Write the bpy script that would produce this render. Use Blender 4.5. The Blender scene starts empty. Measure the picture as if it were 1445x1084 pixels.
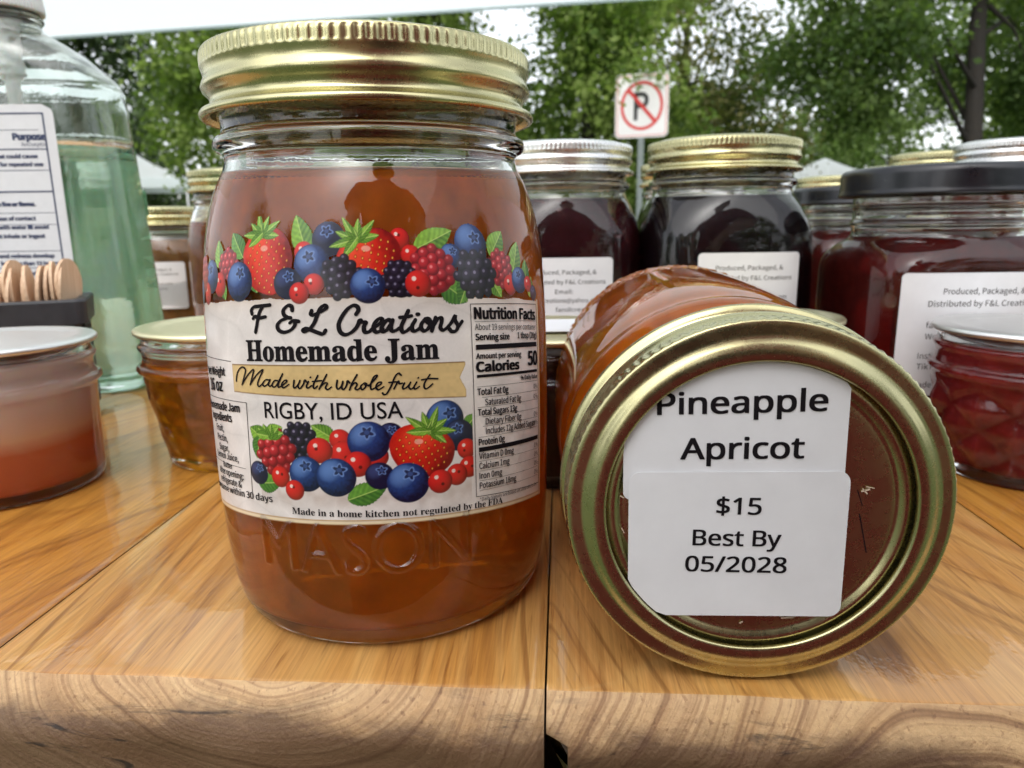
import bpy, bmesh, math, random
import numpy as np
from mathutils import Vector, Matrix
R = math.radians
scene = bpy.context.scene
COL = scene.collection
rng = np.random.default_rng(7)
random.seed(7)

# ------------------------------------------------------------------ camera
cam_data = bpy.data.cameras.new('camera')
cam = bpy.data.objects.new('camera', cam_data); COL.objects.link(cam)
cam_data.sensor_width = 36.0
cam_data.lens = 36.0 * 1032 / 1445
cam_data.clip_start = 0.005
cam_data.clip_end = 1500
CAMP = Vector((0.0305, -0.1816, 0.0913)); yaw, pit, rol = 0.0088, 0.2179, -0.0123
Fw = Vector((math.sin(yaw)*math.cos(pit), math.cos(yaw)*math.cos(pit), -math.sin(pit)))
Rt = Vector((math.cos(yaw), -math.sin(yaw), 0)); Up = Rt.cross(Fw)
Rt, Up = Rt*math.cos(rol) + Up*math.sin(rol), -Rt*math.sin(rol) + Up*math.cos(rol)
cam.matrix_world = Matrix.Translation(CAMP) @ Matrix((Rt, Up, -Fw)).transposed().to_4x4()
cam_data.dof.use_dof = True
cam_data.dof.focus_distance = 0.150
cam_data.dof.aperture_fstop = 29.0
scene.camera = cam

# ------------------------------------------------------------------ world, sun, exposure
world = bpy.data.worlds.new('World'); scene.world = world; world.use_nodes = True
wn = world.node_tree; wn.nodes.clear()
SUN_EL, SUN_AZ = R(54), R(196)         # sun behind the cloud, high over the photographer's shoulder
sky = wn.nodes.new('ShaderNodeTexSky'); sky.sky_type = 'NISHITA'; sky.sun_disc = False
sky.sun_elevation = SUN_EL; sky.sun_rotation = SUN_AZ; sky.air_density = 1.0; sky.dust_density = 2.0; sky.ozone_density = 1.0
hs = wn.nodes.new('ShaderNodeHueSaturation'); hs.inputs['Saturation'].default_value = 0.22
bg = wn.nodes.new('ShaderNodeBackground'); bg.inputs['Strength'].default_value = 0.15
wo = wn.nodes.new('ShaderNodeOutputWorld')
wn.links.new(sky.outputs[0], hs.inputs['Color']); wn.links.new(hs.outputs[0], bg.inputs[0]); wn.links.new(bg.outputs[0], wo.inputs[0])
sun_d = bpy.data.lights.new('sun', 'SUN'); sun_d.energy = 0.6; sun_d.angle = R(100); sun_d.color = (1.0, 0.96, 0.9)
sun = bpy.data.objects.new('sun', sun_d); COL.objects.link(sun)
sdir = Vector((math.sin(SUN_AZ)*math.cos(SUN_EL), math.cos(SUN_AZ)*math.cos(SUN_EL), math.sin(SUN_EL)))
sun.rotation_euler = sdir.to_track_quat('Z', 'Y').to_euler()
scene.view_settings.view_transform = 'Standard'; scene.view_settings.look = 'None'
scene.view_settings.gamma = 1.0; scene.view_settings.use_curve_mapping = False
scene.view_settings.exposure = 1.2
scene.render.engine = 'CYCLES'
scene.cycles.max_bounces = 14; scene.cycles.transmission_bounces = 12; scene.cycles.transparent_max_bounces = 12
scene.cycles.diffuse_bounces = 4; scene.cycles.glossy_bounces = 5
scene.cycles.caustics_reflective = True; scene.cycles.caustics_refractive = True
scene.cycles.blur_glossy = 0.6; scene.cycles.sample_clamp_indirect = 6.0
scene.cycles.use_denoising = True

GROUND = -0.76

# ------------------------------------------------------------------ object helpers
def link(o, parent=None):
    COL.objects.link(o)
    if parent is not None: o.parent = parent
    return o
def tag(o, label=None, cat=None, group=None, kind=None):
    if label: o['label'] = label
    if cat: o['category'] = cat
    if group: o['group'] = group
    if kind: o['kind'] = kind
    return o
def thing(name, label, cat, loc=(0, 0, 0), rot=(0, 0, 0), group=None):
    o = bpy.data.objects.new(name, None); o.empty_display_size = 0.02
    o.location = loc; o.rotation_euler = rot
    link(o); return tag(o, label, cat, group)
def mesh_np(name, V, F, mats, smooth=True, mi=None):
    """V (n,3) array, F list of faces or (m,4)/(m,3) array"""
    me = bpy.data.meshes.new(name)
    if isinstance(F, np.ndarray):
        m, k = F.shape
        me.vertices.add(len(V)); me.vertices.foreach_set('co', np.asarray(V, np.float32).ravel())
        me.loops.add(m*k); me.loops.foreach_set('vertex_index', F.astype(np.int32).ravel())
        me.polygons.add(m); me.polygons.foreach_set('loop_start', np.arange(0, m*k, k, dtype=np.int32))
        me.polygons.foreach_set('loop_total', np.full(m, k, np.int32))
        me.update(calc_edges=True)
    else:
        me.from_pydata([tuple(map(float, v)) for v in V], [], F)
    me.validate()
    if smooth: me.polygons.foreach_set('use_smooth', np.ones(len(me.polygons), bool))
    for mm in (mats if isinstance(mats, (list, tuple)) else [mats]): me.materials.append(mm)
    if mi is not None: me.polygons.foreach_set('material_index', np.asarray(mi, np.int32))
    me.update()
    return me
def obj(name, me, parent=None, loc=None, rot=None):
    o = bpy.data.objects.new(name, me); link(o, parent)
    if loc: o.location = loc
    if rot: o.rotation_euler = rot
    return o
def boxes_mesh(name, bl, mat, bev=0.0):
    bm = bmesh.new()
    for (x0, x1, y0, y1, z0, z1) in bl:
        r = bmesh.ops.create_cube(bm, size=1.0)
        for v in r['verts']:
            v.co = Vector(((x0+x1)/2 + v.co.x*(x1-x0), (y0+y1)/2 + v.co.y*(y1-y0), (z0+z1)/2 + v.co.z*(z1-z0)))
    if bev: bmesh.ops.bevel(bm, geom=bm.edges[:], offset=bev, segments=2, affect='EDGES', profile=0.6)
    me = bpy.data.meshes.new(name); bm.to_mesh(me); bm.free(); me.materials.append(mat)
    return me
def tube_mesh(name, pts, radii, mat, seg=10, cap=True):
    V = []; F = []
    pts = [Vector(p) for p in pts]; n = len(pts)
    for i, p in enumerate(pts):
        d = (pts[min(i+1, n-1)] - pts[max(i-1, 0)]).normalized()
        a = d.cross(Vector((0, 0, 1)));
        if a.length < 1e-3: a = Vector((1, 0, 0))
        a.normalize(); b = d.cross(a)
        for k in range(seg):
            t = 2*math.pi*k/seg; V.append(p + (a*math.cos(t) + b*math.sin(t))*radii[i])
    for i in range(n-1):
        for k in range(seg):
            F.append((i*seg+k, i*seg+(k+1) % seg, (i+1)*seg+(k+1) % seg, (i+1)*seg+k))
    if cap: F.append(tuple(range(seg))[::-1]); F.append(tuple((n-1)*seg+k for k in range(seg)))
    return mesh_np(name, V, F, mat)
def lathe(name, rows, mat, seg=96, disp=None, nexp=None, sy=1.0):
    """rows of (r, z) from one axis end to the other (or open), revolved about Z; optional superellipse exponent per row"""
    rows = list(rows); V = []; F = []
    t = np.arange(seg)*2*math.pi/seg
    c, s = np.cos(t), np.sin(t); ring = []
    out = []; idx = 0
    for i, (r, z) in enumerate(rows):
        if r <= 1e-7:
            out.append(np.array([[0, 0, z]])); ring.append((idx, 1)); idx += 1; continue
        n = nexp[i] if nexp is not None else 2.0
        if n == 2.0: rr = np.full(seg, r)
        else: rr = r / (np.abs(c)**n + np.abs(s)**n)**(1.0/n)
        if disp is not None: rr = rr + disp(t, r, z, i)
        out.append(np.stack([rr*c, rr*s*sy, np.full(seg, z)], 1)); ring.append((idx, seg)); idx += seg
    V = np.concatenate(out)
    Q = []; T = []
    k = np.arange(seg); k2 = (k+1) % seg
    for i in range(len(rows)-1):
        a, na = ring[i]; b, nb = ring[i+1]
        if na > 1 and nb > 1: Q.append(np.stack([a+k, a+k2, b+k2, b+k], 1))
        elif na == 1 and nb > 1: Q.append(np.stack([np.full(seg, a), b+k2, b+k, b+k], 1)); T.append(len(Q)-1)
        elif nb == 1 and na > 1: Q.append(np.stack([a+k, a+k2, np.full(seg, b), np.full(seg, b)], 1)); T.append(len(Q)-1)
    if T:
        F = []
        for i, q in enumerate(Q):
            if i in T: F += [tuple(dict.fromkeys(int(x) for x in f)) for f in q]
            else: F += [tuple(int(x) for x in f) for f in q]
        me = mesh_np(name, V, F, mat)
    else:
        me = mesh_np(name, V, np.concatenate(Q), mat)
    return me
def catmull(P, n):
    P = np.array(P, float); Q = np.vstack([2*P[0]-P[1], P, 2*P[-1]-P[-2]]); out = []
    for i in range(1, len(Q)-2):
        for t in np.linspace(0, 1, n, endpoint=False):
            p0, p1, p2, p3 = Q[i-1], Q[i], Q[i+1], Q[i+2]
            out.append(0.5*((2*p1) + (-p0+p2)*t + (2*p0-5*p1+4*p2-p3)*t*t + (-p0+3*p1-3*p2+p3)*t**3))
    out.append(P[-1]); return np.array(out)

# ------------------------------------------------------------------ material helpers
def newmat(name):
    m = bpy.data.materials.new(name); m.use_nodes = True; nt = m.node_tree
    return m, nt, nt.nodes['Principled BSDF']
def setp(b, **k):
    M = dict(base='Base Color', rough='Roughness', metal='Metallic', ior='IOR', trans='Transmission Weight', coat='Coat Weight',
             coatr='Coat Roughness', sss='Subsurface Weight', sssr='Subsurface Radius', ssss='Subsurface Scale', spec='Specular IOR Level', alpha='Alpha', aniso='Anisotropic')
    for a, v in k.items():
        if a in ('base',) and len(v) == 3: v = (*v, 1)
        b.inputs[M[a]].default_value = v
def noise(nt, scale, detail=4, rough=0.5, vec=None, dist=0.0):
    n = nt.nodes.new('ShaderNodeTexNoise'); n.inputs['Scale'].default_value = scale; n.inputs['Detail'].default_value = detail
    n.inputs['Roughness'].default_value = rough; n.inputs['Distortion'].default_value = dist
    if vec is not None: nt.links.new(vec, n.inputs['Vector'])
    return n
def mapping(nt, src, scale=(1, 1, 1), loc=(0, 0, 0)):
    m = nt.nodes.new('ShaderNodeMapping'); m.inputs['Scale'].default_value = scale; m.inputs['Location'].default_value = loc
    nt.links.new(src, m.inputs['Vector']); return m.outputs[0]
def ramp(nt, fac, stops):
    r = nt.nodes.new('ShaderNodeValToRGB'); e = r.color_ramp.elements
    while len(e) < len(stops): e.new(0.5)
    for i, (p, c) in enumerate(stops): e[i].position = p; e[i].color = (*c, 1)
    nt.links.new(fac, r.inputs[0]); return r.outputs[0]
def mixc(nt, fac, a, b, mode='MIX'):
    m = nt.nodes.new('ShaderNodeMix'); m.data_type = 'RGBA'; m.blend_type = mode
    for s, v in ((m.inputs[0], fac), (m.inputs[6], a), (m.inputs[7], b)):
        if hasattr(v, 'links'): nt.links.new(v, s)
        else: s.default_value = (*v, 1) if isinstance(v, tuple) else v
    return m.outputs[2]
def math_(nt, op, a, b=None):
    m = nt.nodes.new('ShaderNodeMath'); m.operation = op
    for s, v in ((m.inputs[0], a), (m.inputs[1], b)):
        if v is None: continue
        if hasattr(v, 'links'): nt.links.new(v, s)
        else: s.default_value = v
    return m.outputs[0]
def bump(nt, b, h, strength=0.3, dist=0.001):
    n = nt.nodes.new('ShaderNodeBump'); n.inputs['Strength'].default_value = strength; n.inputs['Distance'].default_value = dist
    nt.links.new(h, n.inputs['Height']); nt.links.new(n.outputs[0], b.inputs['Normal']); return n
def objco(nt): return nt.nodes.new('ShaderNodeTexCoord').outputs['Object']
def srgb(*c):
    return tuple((x/12.92 if x <= 0.04045 else ((x+0.055)/1.055)**2.4) for x in [v/255 for v in c])

def mat_simple(name, base, rough=0.5, metal=0.0, nscale=None, namp=0.15, bstr=0.0, bscale=None, bdist=0.0005, **k):
    m, nt, b = newmat(name); setp(b, base=base, rough=rough, metal=metal, **k)
    if nscale:
        co = objco(nt); n = noise(nt, nscale, 5, 0.6, co)
        c0 = tuple(x*(1-namp) for x in base); c1 = tuple(min(1, x*(1+namp)) for x in base)
        nt.links.new(ramp(nt, n.outputs[0], [(0.3, c0), (0.7, c1)]), b.inputs['Base Color'])
        r = ramp(nt, n.outputs[0], [(0.3, (rough*0.85,)*3), (0.7, (min(1, rough*1.2),)*3)]); nt.links.new(r, b.inputs['Roughness'])
    if bstr:
        co = objco(nt); n2 = noise(nt, bscale or 500, 4, 0.6, co); bump(nt, b, n2.outputs[0], bstr, bdist)
    return m

def mat_glass(name, tint=(0.97, 0.985, 0.975), rough=0.0, bstr=0.07, ior=1.48):
    m, nt, b = newmat(name); setp(b, base=tint, rough=rough, trans=1.0, ior=ior)
    co = objco(nt); n = noise(nt, 75, 4, 0.55, co, 0.6); bump(nt, b, n.outputs[0], bstr, 0.0011)
    return m
GLASS = mat_glass('clear_glass')
PLASTIC = mat_glass('clear_plastic', (0.93, 0.97, 0.95), 0.03, 0.25)

def mat_jam(name, col, clear=0.35, deep=None, chunks=None, grad=None, rough=0.25):
    """cloudy fruit jelly: scattering body mixed with a soft see-through share"""
    m, nt, b = newmat(name); setp(b, base=col, rough=0.35, sss=0.6, ssss=0.006, spec=0.15)
    b.inputs['Subsurface Radius'].default_value = (1.0, 0.45, 0.2)
    co = objco(nt); n = noise(nt, 55, 5, 0.65, co)
    c0 = tuple(x*0.62 for x in col); c1 = tuple(min(1, x*1.32) for x in col)
    nb = noise(nt, 190, 3, 0.6, co)
    c = ramp(nt, math_(nt, 'ADD', math_(nt, 'MULTIPLY', n.outputs[0], 0.7), math_(nt, 'MULTIPLY', nb.outputs[0], 0.3)), [(0.36, c0), (0.64, c1)])
    if chunks:
        v = nt.nodes.new('ShaderNodeTexVoronoi'); v.inputs['Scale'].default_value = 95; v.inputs['Randomness'].default_value = 1
        n3 = noise(nt, 140, 3, 0.6, co); w = mixc(nt, 0.03, co, n3.outputs['Color']); nt.links.new(w, v.inputs['Vector'])
        f = ramp(nt, v.outputs['Distance'], [(0.10, (1, 1, 1)), (0.34, (0, 0, 0))])
        k = ramp(nt, noise(nt, 30, 2, 0.5, co).outputs[0], [(0.47, (0, 0, 0)), (0.6, (1, 1, 1))])
        ff = math_(nt, 'MULTIPLY', f, k); c = mixc(nt, ff, c, chunks)
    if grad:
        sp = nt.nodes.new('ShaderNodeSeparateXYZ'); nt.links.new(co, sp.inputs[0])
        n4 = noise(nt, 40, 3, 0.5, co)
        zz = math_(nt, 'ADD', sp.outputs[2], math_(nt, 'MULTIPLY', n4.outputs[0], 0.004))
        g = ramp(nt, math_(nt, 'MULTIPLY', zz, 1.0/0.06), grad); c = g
    nt.links.new(c, b.inputs['Base Color'])
    rf = nt.nodes.new('ShaderNodeBsdfRefraction'); rf.inputs['IOR'].default_value = 1.0; rf.inputs['Roughness'].default_value = rough
    dc = deep or tuple(x**0.6 for x in col); rf.inputs['Color'].default_value = (*dc, 1)
    mx = nt.nodes.new('ShaderNodeMixShader'); mx.inputs[0].default_value = clear
    nt.links.new(b.outputs[0], mx.inputs[1]); nt.links.new(rf.outputs[0], mx.inputs[2])
    nt.links.new(mx.outputs[0], nt.nodes['Material Output'].inputs['Surface'])
    return m
def mat_metal(name, col, rough=0.26, scr=True):
    m, nt, b = newmat(name); setp(b, base=col, rough=rough, metal=1.0)
    co = objco(nt); n = noise(nt, 260, 6, 0.7, co)
    r = ramp(nt, n.outputs[0], [(0.3, (rough*0.85,)*3), (0.75, (rough*1.2,)*3)]); nt.links.new(r, b.inputs['Roughness'])
    n2 = noise(nt, 9, 3, 0.5, co)
    c = ramp(nt, n2.outputs[0], [(0.35, tuple(x*0.93 for x in col)), (0.65, tuple(min(1, x*1.05) for x in col))])
    v = nt.nodes.new('ShaderNodeTexVoronoi'); v.inputs['Scale'].default_value = 420; nt.links.new(co, v.inputs['Vector'])
    sp = ramp(nt, v.outputs['Distance'], [(0.045, (1, 1, 1)), (0.075, (0, 0, 0))])
    kk = ramp(nt, noise(nt, 130, 2, 0.5, co).outputs[0], [(0.52, (0, 0, 0)), (0.6, (1, 1, 1))])
    ff = math_(nt, 'MULTIPLY', sp, kk)
    nt.links.new(mixc(nt, math_(nt, 'MULTIPLY', ff, 0.5), c, (0.85, 0.8, 0.72)), b.inputs['Base Color'])
    n3 = noise(nt, 900, 3, 0.6, co); bump(nt, b, n3.outputs[0], 0.02, 0.0001)
    return m
GOLD = mat_metal('brushed_gold_tin', (0.52, 0.485, 0.27), 0.27)
SILVER = mat_metal('brushed_silver_tin', (0.76, 0.76, 0.75), 0.28)
BLACKLID = mat_simple('black_enamel', (0.005, 0.006, 0.010), 0.30, coat=0.1, nscale=90, namp=0.3)
PAPER = mat_simple('white_sticker_paper', (0.75, 0.76, 0.78), 0.42, nscale=120, namp=0.03, bstr=0.08, bscale=60, bdist=0.0006)
INK = mat_simple('black_ink', (0.008, 0.006, 0.008), 0.8, spec=0.15)
GREYINK = mat_simple('soft_grey_ink', (0.10, 0.10, 0.11), 0.6)
WHITEPL = mat_simple('milky_white_plastic', (0.72, 0.75, 0.73), 0.35, sss=0.3, ssss=0.004, nscale=30, namp=0.04)
DARKPL = mat_simple('dark_grey_plastic', (0.030, 0.032, 0.038), 0.45, nscale=200, namp=0.15, bstr=0.15, bscale=1800, bdist=0.0002)
FABRIC = None

# ------------------------------------------------------------------ text helpers
FD = bpy.utils.system_resource('DATAFILES') + '/fonts/'
def _font(f):
    try: return bpy.data.fonts.load(FD + f)
    except Exception: return None
F_INTER = _font('Noto Sans CJK Regular.woff2'); F_MATH = _font('NotoSansMath-Regular.woff2')
_tc = {}
def text2d(s, font=None, off=0.0):
    """-> (verts Nx2 with cap height about 0.7, triangles Mx3)"""
    key = (s, font.name if font else '', off)
    if key in _tc: return _tc[key]
    c = bpy.data.curves.new('t', 'FONT'); c.body = s; c.resolution_u = 4; c.offset = off
    if font: c.font = font
    o = bpy.data.objects.new('t', c); COL.objects.link(o)
    dg = bpy.context.evaluated_depsgraph_get(); me = bpy.data.meshes.new_from_object(o.evaluated_get(dg))
    me.calc_loop_triangles()
    V = np.array([v.co[:2] for v in me.vertices]).reshape(-1, 2); T = np.array([t.vertices[:] for t in me.loop_triangles], int).reshape(-1, 3)
    bpy.data.objects.remove(o); bpy.data.curves.remove(c); bpy.data.meshes.remove(me)
    _tc[key] = (V, T); return V, T
SANS = F_MATH
def serif(s):
    return ''.join(chr(0x1D400+ord(c)-65) if 'A' <= c <= 'Z' else chr(0x1D41A+ord(c)-97) if 'a' <= c <= 'z' else c for c in s)
class Flat:
    """collects flat shapes in (u, v) millimetres, later wrapped on a surface"""
    def __init__(s): s.V = []; s.T = []; s.n = 0; s.D = []
    def add(s, V, T, D=0.0):
        s.V.append(np.asarray(V, float)); s.D.append(np.full(len(V), D)); s.T.append(np.asarray(T, int)+s.n); s.n += len(V)
    def text(s, t, u, v, h=None, w=None, font=F_INTER, off=0.0, align='L', rot=0.0, mirror=False):
        bold = off if (font is not None and ord(t[0]) < 0x1D400) else 0.0; off = 0.0 if bold else off
        V, T = text2d(t, font, off)
        if not len(V): return
        V = V.copy(); Hc, _ = text2d('H' if ord(t[0]) < 0x1D400 else serif('H'), font, off)
        ch = Hc[:, 1].max() - Hc[:, 1].min(); x0, x1 = V[:, 0].min(), V[:, 0].max()
        sy = (h/ch) if h else (w/(x1-x0)); sx = (w/(x1-x0)) if w else sy
        V[:, 0] = (V[:, 0]-x0)*sx; V[:, 1] *= sy; W = (x1-x0)*sx
        if mirror: V[:, 0] = W - V[:, 0]; T = T[:, ::-1]
        if align == 'R': V[:, 0] -= W
        if align == 'C': V[:, 0] -= W/2
        ca, sa = math.cos(rot), math.sin(rot)
        V = np.stack([V[:, 0]*ca - V[:, 1]*sa + u, V[:, 0]*sa + V[:, 1]*ca + v], 1); s.add(V, T)
        if bold:
            b_ = bold*sx
            for k, (du, dv) in enumerate(((b_, b_*.5), (-b_, -b_*.5), (b_, -b_*.5), (-b_, b_*.5))): s.add(V + [du*ca, dv], T, 0.012*(k+1))
    def line(s, u0, v0, u1, v1, w, n=1):
        t = np.linspace(0, 1, n+1); d = np.array([u1-u0, v1-v0], float); d /= np.hypot(*d); nn = np.array([-d[1], d[0]])*w/2
        P = np.array([u0, v0]) + t[:, None]*np.array([u1-u0, v1-v0]); V = np.vstack([P-nn, P+nn]); k = np.arange(n); m = n+1
        s.add(V, np.vstack([np.stack([k, k+1, k+1+m], 1), np.stack([k, k+1+m, k+m], 1)]))
    def stroke(s, P, w, ang=0.9, contrast=0.35):
        C = catmull(P, 6); d = np.gradient(C, axis=0); L = np.hypot(d[:, 0], d[:, 1])+1e-9; d /= L[:, None]
        a = np.abs(np.sin(np.arctan2(d[:, 1], d[:, 0]) - 0.45)); ww = w*(1-contrast + contrast*a)/2
        nrm = np.stack([-d[:, 1], d[:, 0]], 1); V = np.vstack([C-nrm*ww[:, None], C+nrm*ww[:, None]]); m = len(C); k = np.arange(m-1)
        s.add(V, np.vstack([np.stack([k, k+1, k+1+m], 1), np.stack([k, k+1+m, k+m], 1)]))
        for e, wd in ((0, ww[0]), (-1, ww[-1])):
            t = np.linspace(0, 2*np.pi, 10, endpoint=False); cv = C[e] + wd*np.stack([np.cos(t), np.sin(t)], 1)
            s.add(np.vstack([C[e], cv]), [(0, 1+i, 1+(i+1) % 10) for i in range(10)])
    def mesh(s, name, f, mat):
        V = np.concatenate(s.V); T = np.concatenate(s.T); D = np.concatenate(s.D); P = np.asarray(f(V)); a = np.asarray(f(V+[0.02, 0]))-P; b_ = np.asarray(f(V+[0, 0.02]))-P
        n = np.cross(a, b_); n /= np.linalg.norm(n, axis=1)[:, None]+1e-20; P = P + n*(D*1e-3)[:, None]
        return mesh_np(name, P, T, mat, smooth=False)
def rast(V, T, u0, v0, res, nu, nv):
    """triangles to a coverage mask"""
    M = np.zeros((nv, nu))
    for t in T:
        P = (V[t] - [u0, v0])/res; a = np.floor(P.min(0)).astype(int); b = np.ceil(P.max(0)).astype(int)
        a = np.maximum(a, 0); b = np.minimum(b, [nu-1, nv-1])
        if (b < a).any(): continue
        X, Y = np.meshgrid(np.arange(a[0], b[0]+1), np.arange(a[1], b[1]+1)); A, B, C = P
        def e(p, q): return (q[0]-p[0])*(Y-p[1]) - (q[1]-p[1])*(X-p[0])
        w0, w1, w2 = e(A, B), e(B, C), e(C, A); ins = ((w0 >= 0) & (w1 >= 0) & (w2 >= 0)) | ((w0 <= 0) & (w1 <= 0) & (w2 <= 0))
        M[a[1]:b[1]+1, a[0]:b[0]+1][ins] = 1
    return M
def blur(M, n=1):
    for _ in range(n):
        M = (M + np.roll(M, 1, 0) + np.roll(M, -1, 0) + np.roll(M, 1, 1) + np.roll(M, -1, 1))/5
    return M
def vnoise(shape, cell, seed=0):
    r = np.random.default_rng(seed); h, w = shape; gh, gw = int(h/cell)+3, int(w/cell)+3; G = r.random((gh, gw))
    y = np.arange(h)/cell; x = np.arange(w)/cell; yi = y.astype(int); xi = x.astype(int); fy = y-yi; fx = x-xi
    fy = (fy*fy*(3-2*fy))[:, None]; fx = (fx*fx*(3-2*fx))[None]
    return (G[yi][:, xi]*(1-fy)*(1-fx) + G[yi+1][:, xi]*fy*(1-fx) + G[yi][:, xi+1]*(1-fy)*fx + G[yi+1][:, xi+1]*fy*fx)

# ------------------------------------------------------------------ ground
m, nt, b = newmat('grass_ground'); setp(b, rough=0.9); co = objco(nt)
n = noise(nt, 0.6, 6, 0.65, co); n2 = noise(nt, 40, 3, 0.6, co)
nt.links.new(mixc(nt, 0.4, ramp(nt, n.outputs[0], [(0.3, (0.05, 0.085, 0.025)), (0.7, (0.10, 0.13, 0.05))]), ramp(nt, n2.outputs[0], [(0.3, (0.03, 0.06, 0.015)), (0.7, (0.12, 0.15, 0.06))])), b.inputs['Base Color'])
bump(nt, b, n2.outputs[0], 0.6, 0.03)
GR = mesh_np('ground', [(-500, -500, GROUND), (500, -500, GROUND), (500, 500, GROUND), (-500, 500, GROUND)], [(0, 1, 2, 3)], m, smooth=False)
tag(obj('ground', GR), kind='structure')
m = mat_simple('asphalt', (0.09, 0.09, 0.088), 0.85, nscale=6, namp=0.25, bstr=0.4, bscale=120, bdist=0.004)
RD = mesh_np('road', [(-60, 4.6, GROUND+0.006), (60, 4.6, GROUND+0.006), (60, 8.4, GROUND+0.006), (-60, 8.4, GROUND+0.006)], [(0, 1, 2, 3)], m, smooth=False)
tag(obj('road', RD), kind='structure')


# ------------------------------------------------------------------ canopies
def mat_canvas():
    m, nt, b = newmat('white_canopy_fabric'); setp(b, base=(0.80, 0.82, 0.83), rough=0.8, spec=0.2)
    co = objco(nt); n = noise(nt, 3, 4, 0.6, co); nt.links.new(ramp(nt, n.outputs[0], [(0.3, (0.76, 0.79, 0.80)), (0.7, (0.84, 0.85, 0.86))]), b.inputs['Base Color'])
    n2 = noise(nt, 1400, 2, 0.5, co); bump(nt, b, n2.outputs[0], 0.1, 0.001)
    tr = nt.nodes.new('ShaderNodeBsdfTranslucent'); tr.inputs[0].default_value = (0.86, 0.93, 0.93, 1)
    mx = nt.nodes.new('ShaderNodeMixShader'); mx.inputs[0].default_value = 0.62; nt.links.new(b.outputs[0], mx.inputs[1]); nt.links.new(tr.outputs[0], mx.inputs[2])
    nt.links.new(mx.outputs[0], nt.nodes['Material Output'].inputs['Surface']); return m
CANVAS = mat_canvas(); POLE = mat_simple('white_metal_pole', (0.6, 0.6, 0.6), 0.4, 0.3)
def sheet(name, corners, sag, n, mat, thick=0.002, parent=None):
    c = [Vector(p) for p in corners]; V = []; F = []
    for j in range(n+1):
        for i in range(n+1):
            u, v = i/n, j/n; p = c[0].lerp(c[1], u).lerp(c[3].lerp(c[2], u), v); p.z -= sag*16*u*(1-u)*v*(1-v); V.append(p)
    for j in range(n):
        for i in range(n): a = j*(n+1)+i; F.append((a, a+1, a+n+2, a+n+1))
    return obj(name, mesh_np(name, V, F, mat), parent)
# long stall canopy overhead: its far edge runs across the top of the view
ck = thing('stall_canopy', 'white stall canopy overhead whose straight edge crosses the top of the view', 'canopy', (0, 0, 0))
A_, B_ = Vector((-3.9, 4.995, 1.25)), Vector((3.6, 3.50, 1.25)); Dn = Vector((0, 0, -1))
Cc, Dd = Vector((2.9, 0.55, 1.55)), Vector((-4.4, 1.9, 1.55))
sheet('roof_panel', [A_, B_, Cc, Dd], 0.05, 12, CANVAS, parent=ck)
for nm, p, q_ in (('far_hem', A_, B_), ('near_hem', Dd, Cc)):
    obj('hem', tube_mesh('hem', [p, p.lerp(q_, 0.5), q_], [0.012]*3, CANVAS, 8), ck)
for p in (A_, B_, Cc, Dd): obj('pole', tube_mesh('pole', [(p.x, p.y, GROUND), (p.x, p.y, p.z-0.014)], [0.018, 0.018], POLE, 10), ck)
def tent(x, y, w, ztop, zeave, label, rot=0.0):
    t = thing('market_tent', label, 'tent', (x, y, GROUND), (0, 0, rot)); h = w/2; e = zeave-GROUND; z1 = ztop-GROUND
    V = [(-h, -h, e), (h, -h, e), (h, h, e), (-h, h, e), (0, 0, z1)]; F = []
    n = 6; VV = []
    for (a, b_) in ((0, 1), (1, 2), (2, 3), (3, 0)):
        va, vb, vc = Vector(V[a]), Vector(V[b_]), Vector(V[4]); base = len(VV)
        for i in range(n+1):
            for k in range(n+1):
                s_, q_ = i/n, k/n; p = va.lerp(vb, q_).lerp(vc, s_); p.z -= 0.10*math.sin(math.pi*s_)*(z1-e)*0.9; VV.append(p)
        for i in range(n):
            for k in range(n): aa = base+i*(n+1)+k; F.append((aa, aa+1, aa+n+2, aa+n+1))
    obj('roof', mesh_np('roof', VV, F, CANVAS), t)
    for (a, b_) in ((0, 1), (1, 2), (2, 3), (3, 0)):
        va, vb = Vector(V[a]), Vector(V[b_]); P = [va, vb, vb+Vector((0, 0, -.25)), va+Vector((0, 0, -.25))]
        obj('valance', mesh_np('valance', [tuple(p) for p in P], [(0, 1, 2, 3)], CANVAS, smooth=False), t)
        obj('pole', tube_mesh('pole', [(va.x*.98, va.y*.98, 0), (va.x*.98, va.y*.98, e)], [.02, .02], POLE, 8), t)
tent(-10.2, 20.5, 3.4, 2.22, 1.3, 'white peaked market tent in the distance beside the green bottle', 0.3)
tent(7.75, 18.0, 2.6, 1.50, 0.9, 'white peaked tent roof in the distance above the small black lid', 0.5)
tent(-7.4, 27.0, 3.2, 1.95, 1.2, 'farther white tent roof half hidden by leaves', 0.1)

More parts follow.
